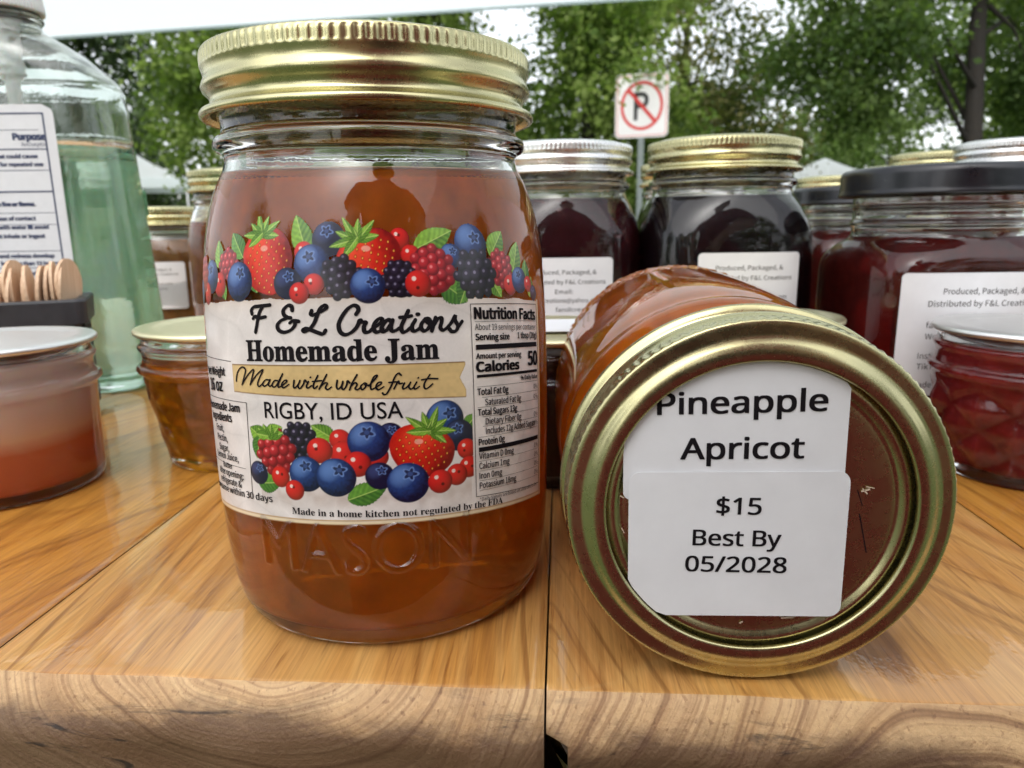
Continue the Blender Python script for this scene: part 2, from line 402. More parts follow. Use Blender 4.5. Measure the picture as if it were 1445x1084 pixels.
# ------------------------------------------------------------------ road sign
SX, SY, SZ = 1.44, 7.6, 1.22
sg = thing('traffic_sign', 'no parking road sign on a grey post partly covered by leaves', 'road sign', (SX, SY, GROUND), (0, 0, R(-20)))
SH = SZ-GROUND
WHT = mat_simple('sign_white', (0.78, 0.76, 0.74), 0.4, nscale=8, namp=0.04); REDM = mat_simple('sign_red', (0.62, 0.03, 0.025), 0.4); BLK = mat_simple('sign_black', (0.015, 0.015, 0.015), 0.4)
PST = mat_simple('galvanised_post', (0.20, 0.23, 0.22), 0.45, 0.5, nscale=30, namp=0.1)
def rr2(w, h, rc, y, n=6):
    out = []
    for cx, cz, a0 in ((w/2-rc, h/2-rc, 0), (-w/2+rc, h/2-rc, 90), (-w/2+rc, -h/2+rc, 180), (w/2-rc, -h/2+rc, 270)):
        for k in range(n): a = R(a0+90*k/(n-1)); out.append((cx+rc*math.cos(a), y, cz+SH+rc*math.sin(a)))
    return out
def ringloft(name, rings, mat, par, cap=True):
    n = len(rings[0]); V = [p for r_ in rings for p in r_]; F = []
    for i in range(len(rings)-1):
        for k in range(n): F.append((i*n+k, i*n+(k+1) % n, (i+1)*n+(k+1) % n, (i+1)*n+k))
    if cap: F.append(tuple(range(n))); F.append(tuple((len(rings)-1)*n+k for k in range(n))[::-1])
    return obj(name, mesh_np(name, V, F, mat, smooth=False), par)
SW, SHH = 0.535, 0.61
ringloft('panel', [rr2(SW, SHH, .05, 0), rr2(SW, SHH, .05, .003)], WHT, sg)
ringloft('border', [rr2(SW-.03, SHH-.03, .038, -.0015), rr2(SW-.05, SHH-.05, .03, -.0015)], mat_simple('sign_pink', (0.70, 0.30, 0.26), 0.4), sg, cap=False)
def arc(rx, rz, y, n=48): return [(rx*math.cos(2*math.pi*k/n), y, SH+rz*math.sin(2*math.pi*k/n)) for k in range(n)]
ringloft('prohibition_ring', [arc(.215, .235, -.002), arc(.185, .205, -.002)], REDM, sg, cap=False)
d = .145; w_ = .016
obj('slash', mesh_np('slash', [(-d-w_, -.003, SH+d+.01), (-d+w_, -.003, SH+d+w_+.012), (d+w_, -.003, SH-d-.01), (d-w_, -.003, SH-d-w_-.012)], [(0, 1, 2, 3)], REDM, smooth=False), sg)
t = Flat(); t.text('P', -80, -135, h=270, w=150, font=None, off=0.01)
obj('letter', t.mesh('letter', lambda V: np.stack([V[:, 0], np.full(len(V), -2.5), V[:, 1]+SH*1000], 1)/1000, BLK), sg)
obj('post', boxes_mesh('post', [(-.03, .03, .0035, .02, 0, SH+.28)], PST, .002), sg)

# ------------------------------------------------------------------ trees
def mat_leaf(name, c0, c1, tr=0.4):
    m, nt, b = newmat(name); at = nt.nodes.new('ShaderNodeAttribute'); at.attribute_name = 'tone'
    c = ramp(nt, at.outputs['Fac'], [(0.15, tuple(x*.5 for x in c0)), (0.42, c0), (0.62, c1), (0.88, tuple(min(1, x*1.35) for x in c1))])
    nt.links.new(c, b.inputs['Base Color']); setp(b, rough=0.55, spec=0.3)
    t = nt.nodes.new('ShaderNodeBsdfTranslucent'); nt.links.new(mixc(nt, 0.5, c, (0.20, 0.34, 0.03)), t.inputs[0])
    mx = nt.nodes.new('ShaderNodeMixShader'); mx.inputs[0].default_value = tr; nt.links.new(b.outputs[0], mx.inputs[1]); nt.links.new(t.outputs[0], mx.inputs[2]); nt.links.new(mx.outputs[0], nt.nodes['Material Output'].inputs['Surface']); return m
L_BRIGHT = mat_leaf('leaves_bright', (0.12, 0.205, 0.038), (0.25, 0.33, 0.085), 0.58)
L_MID = mat_leaf('leaves_mid', (0.085, 0.15, 0.040), (0.17, 0.24, 0.075), 0.5)
L_DARK = mat_leaf('leaves_dark', (0.022, 0.045, 0.016), (0.050, 0.080, 0.028), 0.2)
L_BROWN = mat_leaf('leaves_olive', (0.075, 0.11, 0.028), (0.15, 0.14, 0.05), 0.4)
BARK = mat_simple('bark', (0.028, 0.023, 0.018), 0.9, nscale=14, namp=0.35, bstr=0.8, bscale=30, bdist=0.02)
def crown_mesh(name, clumps, nleaf, size, mat, seed, drop=0.0):
    r = np.random.default_rng(seed); cl = np.array([c[:3] for c in clumps]); cr_ = np.array([c[3] for c in clumps]); w = cr_**2; k = r.choice(len(cl), nleaf, p=w/w.sum())
    # twigs: leaves gather in sprays inside each clump
    ns = max(60, nleaf//40); sk = r.choice(len(cl), ns, p=w/w.sum()); d = r.normal(size=(ns, 3)); d /= np.linalg.norm(d, axis=1)[:, None]; rad = r.random(ns)**0.45
    sc = cl[sk] + d*(cr_[sk]*rad)[:, None]*np.array([1, 1, 0.8]); pick = r.integers(0, ns, nleaf)
    dirs = r.normal(size=(ns, 3))*np.array([1, 1, .5]); dirs /= np.linalg.norm(dirs, axis=1)[:, None]
    P = sc[pick] + dirs[pick]*(r.random(nleaf)-0.5)[:, None]*size*7 + r.normal(size=(nleaf, 3))*size*1.3
    a = r.normal(size=(nleaf, 3)); a /= np.linalg.norm(a, axis=1)[:, None]; b_ = r.normal(size=(nleaf, 3)); b_[:, 2] *= 0.6; b_ -= a*(a*b_).sum(1)[:, None]; b_ /= np.linalg.norm(b_, axis=1)[:, None]
    s = size*(0.6+0.8*r.random(nleaf))[:, None]; V = np.stack([P-a*s*.5, P+b_*s*.32, P+a*s*.5, P-b_*s*.32], 1).reshape(-1, 3)
    F = np.arange(nleaf*4).reshape(-1, 4); me = mesh_np(name, V, F, mat, smooth=False)
    ct = r.random(len(cl)); st_ = 0.55*ct[sk] + 0.45*r.random(ns); tone = np.clip(st_[pick] + r.normal(size=nleaf)*0.12, 0, 1)      # sprays differ in age and hue
    at_ = me.attributes.new('tone', 'FLOAT', 'FACE'); at_.data.foreach_set('value', tone.astype(np.float32)); return me
def tree(x, y, clumps, nleaf, size, leafm, label, trunk_r=0.14, htop=3.0, seed=1, lean=0.0, name='tree'):
    t = thing(name, label, 'tree', (x, y, GROUND)); r = random.Random(seed)
    pts = [(0, 0, -0.05), (0.02+lean*.3, 0, htop*.35), (lean*.7-.04, .05, htop*.7), (lean, 0, htop)]
    V = []; F = []
    def add(pts, rad, seg=9):
        me = tube_mesh('x', pts, rad, BARK, seg); o = len(V); V.extend([v.co.copy() for v in me.vertices]); F.extend([tuple(i+o for i in p.vertices) for p in me.polygons]); bpy.data.meshes.remove(me)
    add(pts, [trunk_r*1.15, trunk_r, trunk_r*.8, trunk_r*.55])
    for c in clumps[:9]:
        z0 = htop*r.uniform(.35, .95); p0 = Vector((lean*z0/htop, 0, z0)); p1 = Vector(c[:3])
        mid = p0.lerp(p1, .5)+Vector((0, 0, .15*(p1-p0).length)); add([p0, mid, p1], [trunk_r*.3, trunk_r*.16, trunk_r*.05], 6)
    obj('trunk', mesh_np('trunk', V, F, BARK), t)
    obj('crown', crown_mesh('crown', clumps, nleaf, size, leafm, seed), t)
    return t
def clumpset(n, rx, ry, z0, z1, r0, r1, seed, hole=None):
    r = random.Random(seed); out = []
    while len(out) < n:
        u = r.random(); z = z0+(z1-z0)*u; f = math.sqrt(max(0.05, 1-((u-.45)/.6)**2)); a = r.uniform(0, 2*math.pi); q = math.sqrt(r.random())
        x, y = rx*f*q*math.cos(a), ry*f*q*math.sin(a)
        if hole and hole(x, y, z): continue
        out.append((x, y, z, r.uniform(r0, r1)))
    return out
def X(px, d): return (px-722)/1032*d + 0.03
# (px, distance) only chose the spots; each is written as a plain position
tree(-14.2, 24.0, clumpset(44, 3.9, 2.2, 0.6, 8.0, 1.1, 1.6, 1), 46000, .20, L_DARK, 'dark dense evergreen tree at the far left behind the bottle', .2, 6, 11)
tree(-18.5, 25.0, clumpset(36, 3.6, 2.2, 0.6, 8.0, 1.1, 1.6, 2), 30000, .20, L_DARK, 'dark evergreen tree at the left frame edge behind the pump', .2, 6, 12)
tree(-3.25, 10.2, clumpset(44, 1.45, 1.4, 2.0, 4.7, .45, .75, 3) + [(-1.2, -.3, 2.0, .35), (-.7, 0, 1.7, .4), (.2, 0, 1.4, .5), (.8, 0, 1.5, .5)], 34000, .095, L_BRIGHT, 'bright green broadleaf tree seen left of the upright jar lid', .10, 4, 13)
tree(-0.9, 9.4, clumpset(44, 1.9, 1.4, 0.5, 4.6, .5, .8, 4), 34000, .085, L_BRIGHT, 'green tree directly behind the upright jar', .10, 4, 14)
tree(1.05, 8.9, clumpset(40, 1.2, 1.0, 0.7, 4.5, .4, .62, 5), 30000, .08, L_BRIGHT, 'bright yellow-green tree whose leaves brush the road sign', .08, 4, 15)
tree(3.3, 13.5, clumpset(28, 1.9, 1.4, 0.6, 5.2, .45, .8, 6), 17000, .10, L_BROWN, 'thin olive and brown tree with sky showing through, right of the sign', .10, 5, 16)
tree(6.1, 9.6, clumpset(34, 2.6, 1.6, 2.3, 5.2, .45, .75, 7, lambda x, y, z: abs(x) < .75 and y < .8 and z < 3.7) + [(-1.9, -.3, 2.3, .5), (-1.3, -.5, 2.0, .45), (-2.5, .2, 2.7, .5), (-1.5, 0, 2.1, .45), (-1.5, 0, 2.9, .5), (1.1, .3, 2.0, .5), (1.7, 0, 1.7, .5)], 40000, .085, L_MID, 'large green tree with a dark forked trunk at the right', .12, 4.6, 17, -0.1)
tree(9.0, 13.0, clumpset(30, 2.0, 1.6, 0.6, 4.8, .5, .9, 8), 20000, .11, L_BRIGHT, 'leafy green tree at the right frame edge behind the forked trunk', .12, 5, 18)
tree(10.2, 24.0, clumpset(26, 2.6, 1.8, 0.9, 4.6, .6, 1.0, 9), 12000, .14, L_MID, 'rounded green tree low in the distance between the gold lid and the forked trunk', .12, 4, 19)
tree(3.6, 20.0, clumpset(24, 3.4, 1.8, 0.2, 4.0, .6, 1.0, 10), 12000, .12, L_DARK, 'dark green tree low behind the road sign', .12, 4, 20)
for i, (x, y, s_) in enumerate(((-24, 34, 1.2), (-16, 38, 1.1), (-8, 36, 1.3), (-1, 40, 1.2), (20, 38, 1.1), (27, 34, 1.2))):
    c = clumpset(16, 4.2*s_, 2, 0.3, 7.5*s_, 1.3, 2.0, 30+i)
    tree(x, y, c, 9000, .24, L_MID if i % 2 else L_DARK, 'distant tree in the belt beyond the market', .25, 5, 40+i)['group'] = 'distant trees in the belt beyond the market'
# the other side of the market street, behind the photographer: it shows in the glass and the lids
for i, (x, y, s_) in enumerate(((-9.5, -9.0, 1.0), (-4.6, -12.0, 1.15), (0.6, -11.0, 0.9), (5.2, -10.0, 1.1), (10.5, -8.0, 1.0), (-13, -3.0, 1.1), (13.5, -1.0, 1.1))):
    tree(x, y, clumpset(22, 2.5*s_, 2.0, 1.2, 5.6*s_, .7, 1.2, 60+i), 9000, .17, (L_DARK, L_MID)[i % 2], 'leafy tree standing behind the photographer, outside the view', .15, 4.2, 70+i)['group'] = 'trees behind the photographer'
# spray of leaves hanging in front of the sign
sp_ = crown_mesh('leaf_spray', [(-.26, -.45, 2.28, .13), (-.16, -.5, 2.36, .12), (-.30, -.4, 2.12, .10), (-.22, -.4, 1.9, .05), (.02, -.5, 2.14, .06), (.10, -.45, 2.18, .05)], 230, .05, L_BRIGHT, 77)
so = obj('leafy_branch', sp_); so.location = (SX, SY, GROUND); tag(so, kind='stuff'); tag(so, 'sprig of bright leaves hanging over the top left corner of the road sign', 'branch')

# ------------------------------------------------------------------ table of hand-finished planks
def wood(name, cx, cz, tone, seed, end=False, tilt=0.0):
    m, nt, b = newmat(name); co = objco(nt)
    warp = noise(nt, 1.0, 3, 0.5, mapping(nt, co, (9, 1.6, 9), (seed, 0, 0)))
    mid = nt.nodes.new('ShaderNodeVectorMath'); mid.operation = 'SUBTRACT'; nt.links.new(warp.outputs['Color'], mid.inputs[0]); mid.inputs[1].default_value = (0.5, 0.5, 0.5)
    sc = nt.nodes.new('ShaderNodeVectorMath'); sc.operation = 'SCALE'; nt.links.new(mid.outputs[0], sc.inputs[0]); sc.inputs['Scale'].default_value = 0.045
    ad = nt.nodes.new('ShaderNodeVectorMath'); ad.operation = 'ADD'; nt.links.new(co, ad.inputs[0]); nt.links.new(sc.outputs[0], ad.inputs[1])
    # distance from the pith line gives growth rings that run through both the top face and the cut end
    sp = nt.nodes.new('ShaderNodeSeparateXYZ'); nt.links.new(ad.outputs[0], sp.inputs[0])
    dx = math_(nt, 'ADD', math_(nt, 'SUBTRACT', sp.outputs[0], cx), math_(nt, 'MULTIPLY', sp.outputs[1], tilt)); dz = math_(nt, 'SUBTRACT', sp.outputs[2], cz)
    rr = math_(nt, 'SQRT', math_(nt, 'ADD', math_(nt, 'MULTIPLY', dx, dx), math_(nt, 'MULTIPLY', dz, dz)))
    cv = nt.nodes.new('ShaderNodeCombineXYZ'); nt.links.new(rr, cv.inputs[0]); cv.inputs[1].default_value = seed; nt.links.new(math_(nt, 'MULTIPLY', sp.outputs[1], 0.02), cv.inputs[2])
    bands = noise(nt, 130, 4, 0.6, cv.outputs[0]); broad = noise(nt, 28, 2, 0.5, cv.outputs[0])
    fib = noise(nt, 1.0, 6, 0.7, mapping(nt, co, (900, 15 if not end else 500, 900)))
    fleck = noise(nt, 1.0, 4, 0.6, mapping(nt, ad.outputs[0], (130, 9, 130), (seed, 3, 1)))
    cream, honey, dark, mauve = tone
    c = ramp(nt, bands.outputs[0], [(0.30, dark), (0.40, honey), (0.52, cream), (0.62, honey), (0.72, cream)])
    c2 = ramp(nt, broad.outputs[0], [(0.34, honey), (0.5, cream), (0.64, mauve)])
    c = mixc(nt, 0.5, c, c2)
    fine = noise(nt, 430, 3, 0.55, cv.outputs[0]); c = mixc(nt, 0.75 if end else 0.68, c, ramp(nt, fine.outputs[0], [(0.36, (0.42, 0.32, 0.26)), (0.47, (1, 1, 1))]), 'MULTIPLY')
    f1 = ramp(nt, fib.outputs[0], [(0.38, (0.50, 0.44, 0.38)), (0.60, (1.08, 1.06, 1.04))]); c = mixc(nt, 0.5 if not end else 0.2, c, f1, 'MULTIPLY')
    f2 = ramp(nt, fleck.outputs[0], [(0.33, (0.52, 0.42, 0.36)), (0.45, (1, 1, 1))]); c = mixc(nt, 0.6 if not end else 0.15, c, f2, 'MULTIPLY')
    pore = noise(nt, 1.0, 3, 0.6, mapping(nt, co, (700, 45, 700), (seed, 8, 2))); c = mixc(nt, 0.5, c, ramp(nt, pore.outputs[0], [(0.60, (1, 1, 1)), (0.68, (0.40, 0.28, 0.22))]), 'MULTIPLY')
    if end:
        ln = noise(nt, 1000, 2, 0.5, cv.outputs[0]); c = mixc(nt, 0.45, c, ramp(nt, ln.outputs[0], [(0.38, (0.45, 0.33, 0.26)), (0.50, (1, 1, 1))]), 'MULTIPLY')
        big = noise(nt, 1.0, 6, 0.7, mapping(nt, co, (30, 30, 60), (seed*3, 0, 0)))
        lowz = nt.nodes.new('ShaderNodeSeparateXYZ'); nt.links.new(co, lowz.inputs[0])
        hh = math_(nt, 'ADD', math_(nt, 'MULTIPLY', lowz.outputs[2], 92.0), math_(nt, 'MULTIPLY', big.outputs[0], 1.9))   # bark stain creeping up from the underside
        st = ramp(nt, hh, [(0.20, (1, 1, 1)), (0.66, (0, 0, 0))]); c = mixc(nt, math_(nt, 'MULTIPLY', st, 0.8), c, (0.085, 0.040, 0.022))
        crk = noise(nt, 1.0, 6, 0.65, mapping(nt, co, (22, 22, 110), (seed*5, 0, 0)), 1.2)
        ck = ramp(nt, crk.outputs[0], [(0.60, (0, 0, 0)), (0.66, (1, 1, 1))]); c = mixc(nt, math_(nt, 'MULTIPLY', math_(nt, 'MULTIPLY', ck, math_(nt, 'ADD', st, 0.25)), 0.9), c, (0.03, 0.016, 0.010))
        setp(b, rough=0.55, coat=0.12, coatr=0.3)
        hgt = math_(nt, 'ADD', bands.outputs[0], math_(nt, 'MULTIPLY', fib.outputs[0], 0.35)); bump(nt, b, hgt, 0.8, 0.0015)
    else:
        setp(b, rough=0.42, coat=0.9, coatr=0.05); bump(nt, b, math_(nt, 'ADD', math_(nt, 'MULTIPLY', bands.outputs[0], 0.5), fib.outputs[0]), 0.10, 0.0006)
        cb = nt.nodes.new('ShaderNodeBump'); cb.inputs['Strength'].default_value = 0.12; cb.inputs['Distance'].default_value = 0.0012
        cn = noise(nt, 130, 4, 0.6, mapping(nt, co, (1, 0.5, 1))); nt.links.new(cn.outputs[0], cb.inputs['Height']); nt.links.new(cb.outputs[0], b.inputs['Coat Normal'])
    nt.links.new(c, b.inputs['Base Color']); return m
T_PALE = ((0.64, 0.365, 0.115), (0.51, 0.235, 0.050), (0.26, 0.095, 0.028), (0.36, 0.145, 0.058))
T_HONEY = ((0.58, 0.28, 0.050), (0.46, 0.185, 0.022), (0.26, 0.085, 0.012), (0.37, 0.135, 0.018))
T_END = ((0.64, 0.43, 0.22), (0.50, 0.30, 0.135), (0.24, 0.12, 0.05), (0.40, 0.22, 0.115))
TBL = thing('market_table', 'varnished wooden plank table with rounded front edge under all the jars', 'table', (0.0376, -0.0519, 0), (0, 0, R(-4.4)))
DEPTH = 0.78
edges_x = [-0.62, -0.497, -0.372, -0.247, -0.1225, 0.0, 0.1335, 0.258, 0.385, 0.51, 0.64]
for i in range(len(edges_x)-1):
    x0, x1 = edges_x[i]+0.00022, edges_x[i+1]-0.00022
    special = i == 5
    cx, cz, tone, tl = {4: (-0.055, 0.030, T_PALE, 0.10), 5: (0.085, -0.045, T_PALE, 0.22), 3: (-0.20, -0.06, T_HONEY, -0.35), 6: (0.21, -0.06, T_HONEY, 0.1)}.get(i, ((x0+x1)/2, -0.05, T_HONEY if i % 2 else T_PALE, 0.05))
    top = wood('plank_top_%d' % i, cx, cz, tone, 3.1*i+1, tilt=tl); endm = wood('plank_end_%d' % i, cx, cz, T_END, 3.1*i+1, end=True, tilt=tl)
    nx = 48; xs = np.concatenate([[x0, x0+0.0006], np.linspace(x0+0.002, x1-0.002, nx), [x1-0.0006, x1]])
    prof = [(DEPTH, -0.042), (DEPTH, -0.001), (DEPTH-0.001, 0)] + [(y, 0) for y in (0.6, 0.4, 0.25, 0.15, 0.08, 0.04, 0.015, 0.004, 0.001)] + [(0.0002, -0.00008), (-0.0009, -0.0008), (-0.0022, -0.0022), (-0.0036, -0.0040), (-0.0048, -0.0060), (-0.0056, -0.0080), (-0.0060, -0.0100), (-0.0057, -0.0125), (-0.0052, -0.016), (-0.0050, -0.022), (-0.0052, -0.030), (-0.005, -0.038), (-0.003, -0.042)]
    V = []; r_ = np.random.default_rng(i); w1 = vnoise((1, len(xs)), 9, i)[0]-0.5; w2 = vnoise((len(prof), len(xs)), 5, i+50)-0.5; yoff = {4: 0.0, 5: -0.0008}.get(i, r_.uniform(-0.001, 0.0015))
    for a, (y, z) in enumerate(prof):
        for k, x in enumerate(xs):
            ex = 1.0 if k in (0, len(xs)-1) else 0.35 if k in (1, len(xs)-2) else 0.0
            yy, zz = y, z; xx = x
            if a >= 12: yy += 0.0012*w1[k] + 0.0016*w2[a, k]*min(1, (a-11)/5); zz += 0.0006*w2[a, k]
            if a <= 14 and a >= 2: zz -= 0.0006*ex
            if a >= 12: yy += 0.0007*ex
            if y < 0.5 and a < 20: yy += yoff*(1 if a >= 9 else 0)
            if special and z < -0.0072 and x < x0+0.0065: xx = max(x, x0+0.0042)
            V.append((xx, yy, zz))
    nxx = len(xs); F = []; MI = []
    for a in range(len(prof)-1):
        for k in range(nxx-1): F.append((a*nxx+k, a*nxx+k+1, (a+1)*nxx+k+1, (a+1)*nxx+k)[::-1]); MI.append(1 if a >= 12 else 0)
    F.append(tuple(a*nxx for a in range(len(prof)))); MI.append(0); F.append(tuple(a*nxx+nxx-1 for a in range(len(prof)))[::-1]); MI.append(0)
    F.append(tuple(range(nxx))[::1] + tuple((len(prof)-1)*nxx+k for k in range(nxx))[::-1]); MI.append(1)
    me = mesh_np('plank', V, F, [top, endm], smooth=True, mi=MI)
    p = obj('plank', me, TBL)
frame_m = mat_simple('dark_stained_wood', (0.09, 0.045, 0.02), 0.5, nscale=30, namp=0.3)
for x, y in ((-0.56, 0.08), (0.58, 0.08), (-0.56, 0.70), (0.58, 0.70)):
    obj('leg', boxes_mesh('leg', [(x-0.03, x+0.03, y-0.03, y+0.03, GROUND, -0.0425)], frame_m, 0.003), TBL)
for bx in ([(-0.53, 0.55, 0.06, 0.082, -0.12, -0.0425)], [(-0.53, 0.55, 0.70, 0.722, -0.12, -0.0425)]):
    obj('apron', boxes_mesh('apron', bx, frame_m, 0.002), TBL)
obj('seam_backing', boxes_mesh('seam_backing', [(-0.60, 0.62, 0.012, 0.76, -0.052, -0.0424)], frame_m), TBL)  # added dark sheet under the planks, so the gaps between them look dark

# ------------------------------------------------------------------ printed fruit artwork (flat print on the label)
S0, Z0, RES = -50.0, 30.4, 0.14
NU, NV = int(99.2/RES), int(63.4/RES)
US = S0 + RES*np.arange(NU); ZS = Z0 + RES*np.arange(NV)
GX, GY = np.meshgrid(US, ZS)
ART = np.zeros((NV, NU, 3)); MASK = np.zeros((NV, NU), bool)
def put(m, col, a=1.0):
    """blend colour (array or tuple) where m (0..1)"""
    k = np.clip(m, 0, 1)[..., None]*a
    ART[:] = ART*(1-k) + np.asarray(col)*k
    MASK[m > 0.5] = True
def edge(d, w=RES): return np.clip(0.5 - d/w, 0, 1)
def ballshade(x, y, r, cx, cy, lx=-0.35, ly=0.45):
    nx, ny = (x-cx)/r, (y-cy)/r; nz = np.sqrt(np.clip(1-nx*nx-ny*ny, 0, 1)); l = np.array([lx, ly, 0.8]); l /= np.linalg.norm(l)
    return nx, ny, nz, np.clip(nx*l[0]+ny*l[1]+nz*l[2], 0, 1)
def win(cx, cy, r):
    i0, i1 = max(0, int((cx-r-S0)/RES)), min(NU, int((cx+r-S0)/RES)+2); j0, j1 = max(0, int((cy-r-Z0)/RES)), min(NV, int((cy+r-Z0)/RES)+2)
    return slice(j0, j1), slice(i0, i1)
def sub(cx, cy, r):
    w = win(cx, cy, r); return w, GX[w], GY[w]
def putw(w, m, col):
    k = np.clip(m, 0, 1)[..., None]; ART[w] = ART[w]*(1-k) + np.asarray(col)*k; MASK[w] |= (m > 0.5)
def C(*c): return np.array(srgb(*c))
def blueberry(cx, cy, r, dark=False, ang=0.6, seed=0):
    w, X, Y = sub(cx, cy, r*1.15)
    if not X.size: return
    nx, ny, nz, l = ballshade(X, Y, r, cx, cy); d = np.hypot(X-cx, Y-cy)-r
    a, b = (C(38, 70, 138), C(120, 160, 222)) if not dark else (C(22, 26, 58), C(70, 84, 140))
    n = vnoise(X.shape, 3, seed+5); t = np.clip(l**1.4 + (n-0.5)*0.3, 0, 1)[..., None]
    col = C(14, 18, 48)*(1-t) + a*t; hi = np.clip((l-0.72)*3.2, 0, 1)[..., None]; col = col*(1-hi*0.6) + b*hi*0.6
    putw(w, edge(d), col)
    ex, ey = cx + 0.28*r*math.cos(ang), cy + 0.34*r*math.sin(ang)+0.12*r; th = np.arctan2(Y-ey, X-ex)
    q = np.hypot((X-ex), (Y-ey)*1.15); star = r*(0.30 + 0.085*np.cos(5*th + seed))
    putw(w, edge(q-star)*0.9, C(20, 26, 60)); putw(w, edge(np.abs(q-star)-0.05*r)*0.8, C(110, 140, 200)); putw(w, edge(q-r*0.13)*0.8, C(60, 84, 140))
def currant(cx, cy, r, seed=0):
    w, X, Y = sub(cx, cy, r*1.15)
    if not X.size: return
    nx, ny, nz, l = ballshade(X, Y, r, cx, cy); t = np.clip(l, 0, 1)[..., None]
    col = C(92, 4, 12)*(1-t) + C(226, 40, 36)*t; g = np.clip((ny*-0.6+0.2*nx)*0.8+0.1, 0, 1)[..., None]*0.35; col = col*(1-g)+C(240, 90, 60)*g
    putw(w, edge(np.hypot(X-cx, Y-cy)-r), col)
    putw(w, edge(np.hypot(X-cx+0.32*r, Y-cy-0.38*r)-0.17*r)*0.9, C(255, 226, 214))
    a = 0.9*seed; putw(w, edge(np.hypot(X-cx-0.3*r*math.cos(a), Y-cy-0.3*r*math.sin(a))-0.14*r)*0.85, C(60, 14, 10))
def druplets(cx, cy, rx, ry, kind='red', seed=0, rot=0.0):
    r = np.random.default_rng(seed+20); w, X, Y = sub(cx, cy, max(rx, ry)*1.2)
    if not X.size: return
    base, mid, hi = (C(110, 8, 22), C(214, 44, 56), C(250, 150, 150)) if kind == 'red' else (C(12, 9, 20), C(52, 40, 66), C(156, 148, 176))
    ca, sa = math.cos(rot), math.sin(rot); x, y = (X-cx)*ca+(Y-cy)*sa, -(X-cx)*sa+(Y-cy)*ca
    putw(w, edge((np.hypot(x/rx, y/ry)-0.93)*min(rx, ry)), base)
    s = 0.27*min(rx, ry); pts = []
    for j in range(-6, 7):
        for i in range(-6, 7):
            px, py = (i+(j % 2)/2)*s*1.72, j*s*1.5; q = math.hypot(px/rx, py/ry)
            if q < 0.93: pts.append((q, px+r.uniform(-.1, .1)*s, py+r.uniform(-.1, .1)*s))
    for q, px, py in sorted(pts, reverse=True):
        k = s*(1.08 - 0.25*q*q); qx, qy = cx+px*ca-py*sa, cy+px*sa+py*ca; d = np.hypot(X-qx, Y-qy); nx, ny, nz, l = ballshade(X, Y, k, qx, qy)
        sh = (1-0.55*q*q)*(0.75+0.5*max(0, (py-px)/ry*0.5+0.3)); t = np.clip(l**1.6*sh, 0, 1)[..., None]; col = base*(1-t)+mid*t
        putw(w, edge(d-k), col); putw(w, edge(np.hypot(X-qx+0.3*k, Y-qy-0.35*k)-0.24*k)*0.75*sh, hi)
def leaf(cx, cy, L, W, ang, seed=0, tone=0):
    w, X, Y = sub(cx, cy, L*0.75)
    if not X.size: return
    ca, sa = math.cos(ang), math.sin(ang); u = ((X-cx)*ca+(Y-cy)*sa)/L+0.5; v = (-(X-cx)*sa+(Y-cy)*ca)
    uu = np.clip(u, 0, 1); hw = W*np.sin(np.pi*uu**0.8)**0.8*(1+0.10*((u*11) % 1)) ; d = np.abs(v)-hw; d[(u < 0) | (u > 1)] = 9
    vein = np.abs(((u*7 - np.abs(v)/W*1.6) % 1)-0.5); t = np.clip(0.55+0.35*np.sign(v)*0.6+vein*0.7-0.2, 0, 1)[..., None]
    a, b = [(C(36, 92, 22), C(150, 196, 70)), (C(30, 84, 34), C(112, 168, 62))][tone]
    n = vnoise(X.shape, 4, seed)[..., None]; col = a*(1-t)+b*t; col = col*(0.8+0.4*n)
    putw(w, edge(d), col); putw(w, edge(np.abs(v)-0.07)*(d < 0)*0.9, C(196, 220, 120)); putw(w, edge(np.abs(d+0.05)-0.07)*0.6*(d < 0.1), C(30, 70, 20))
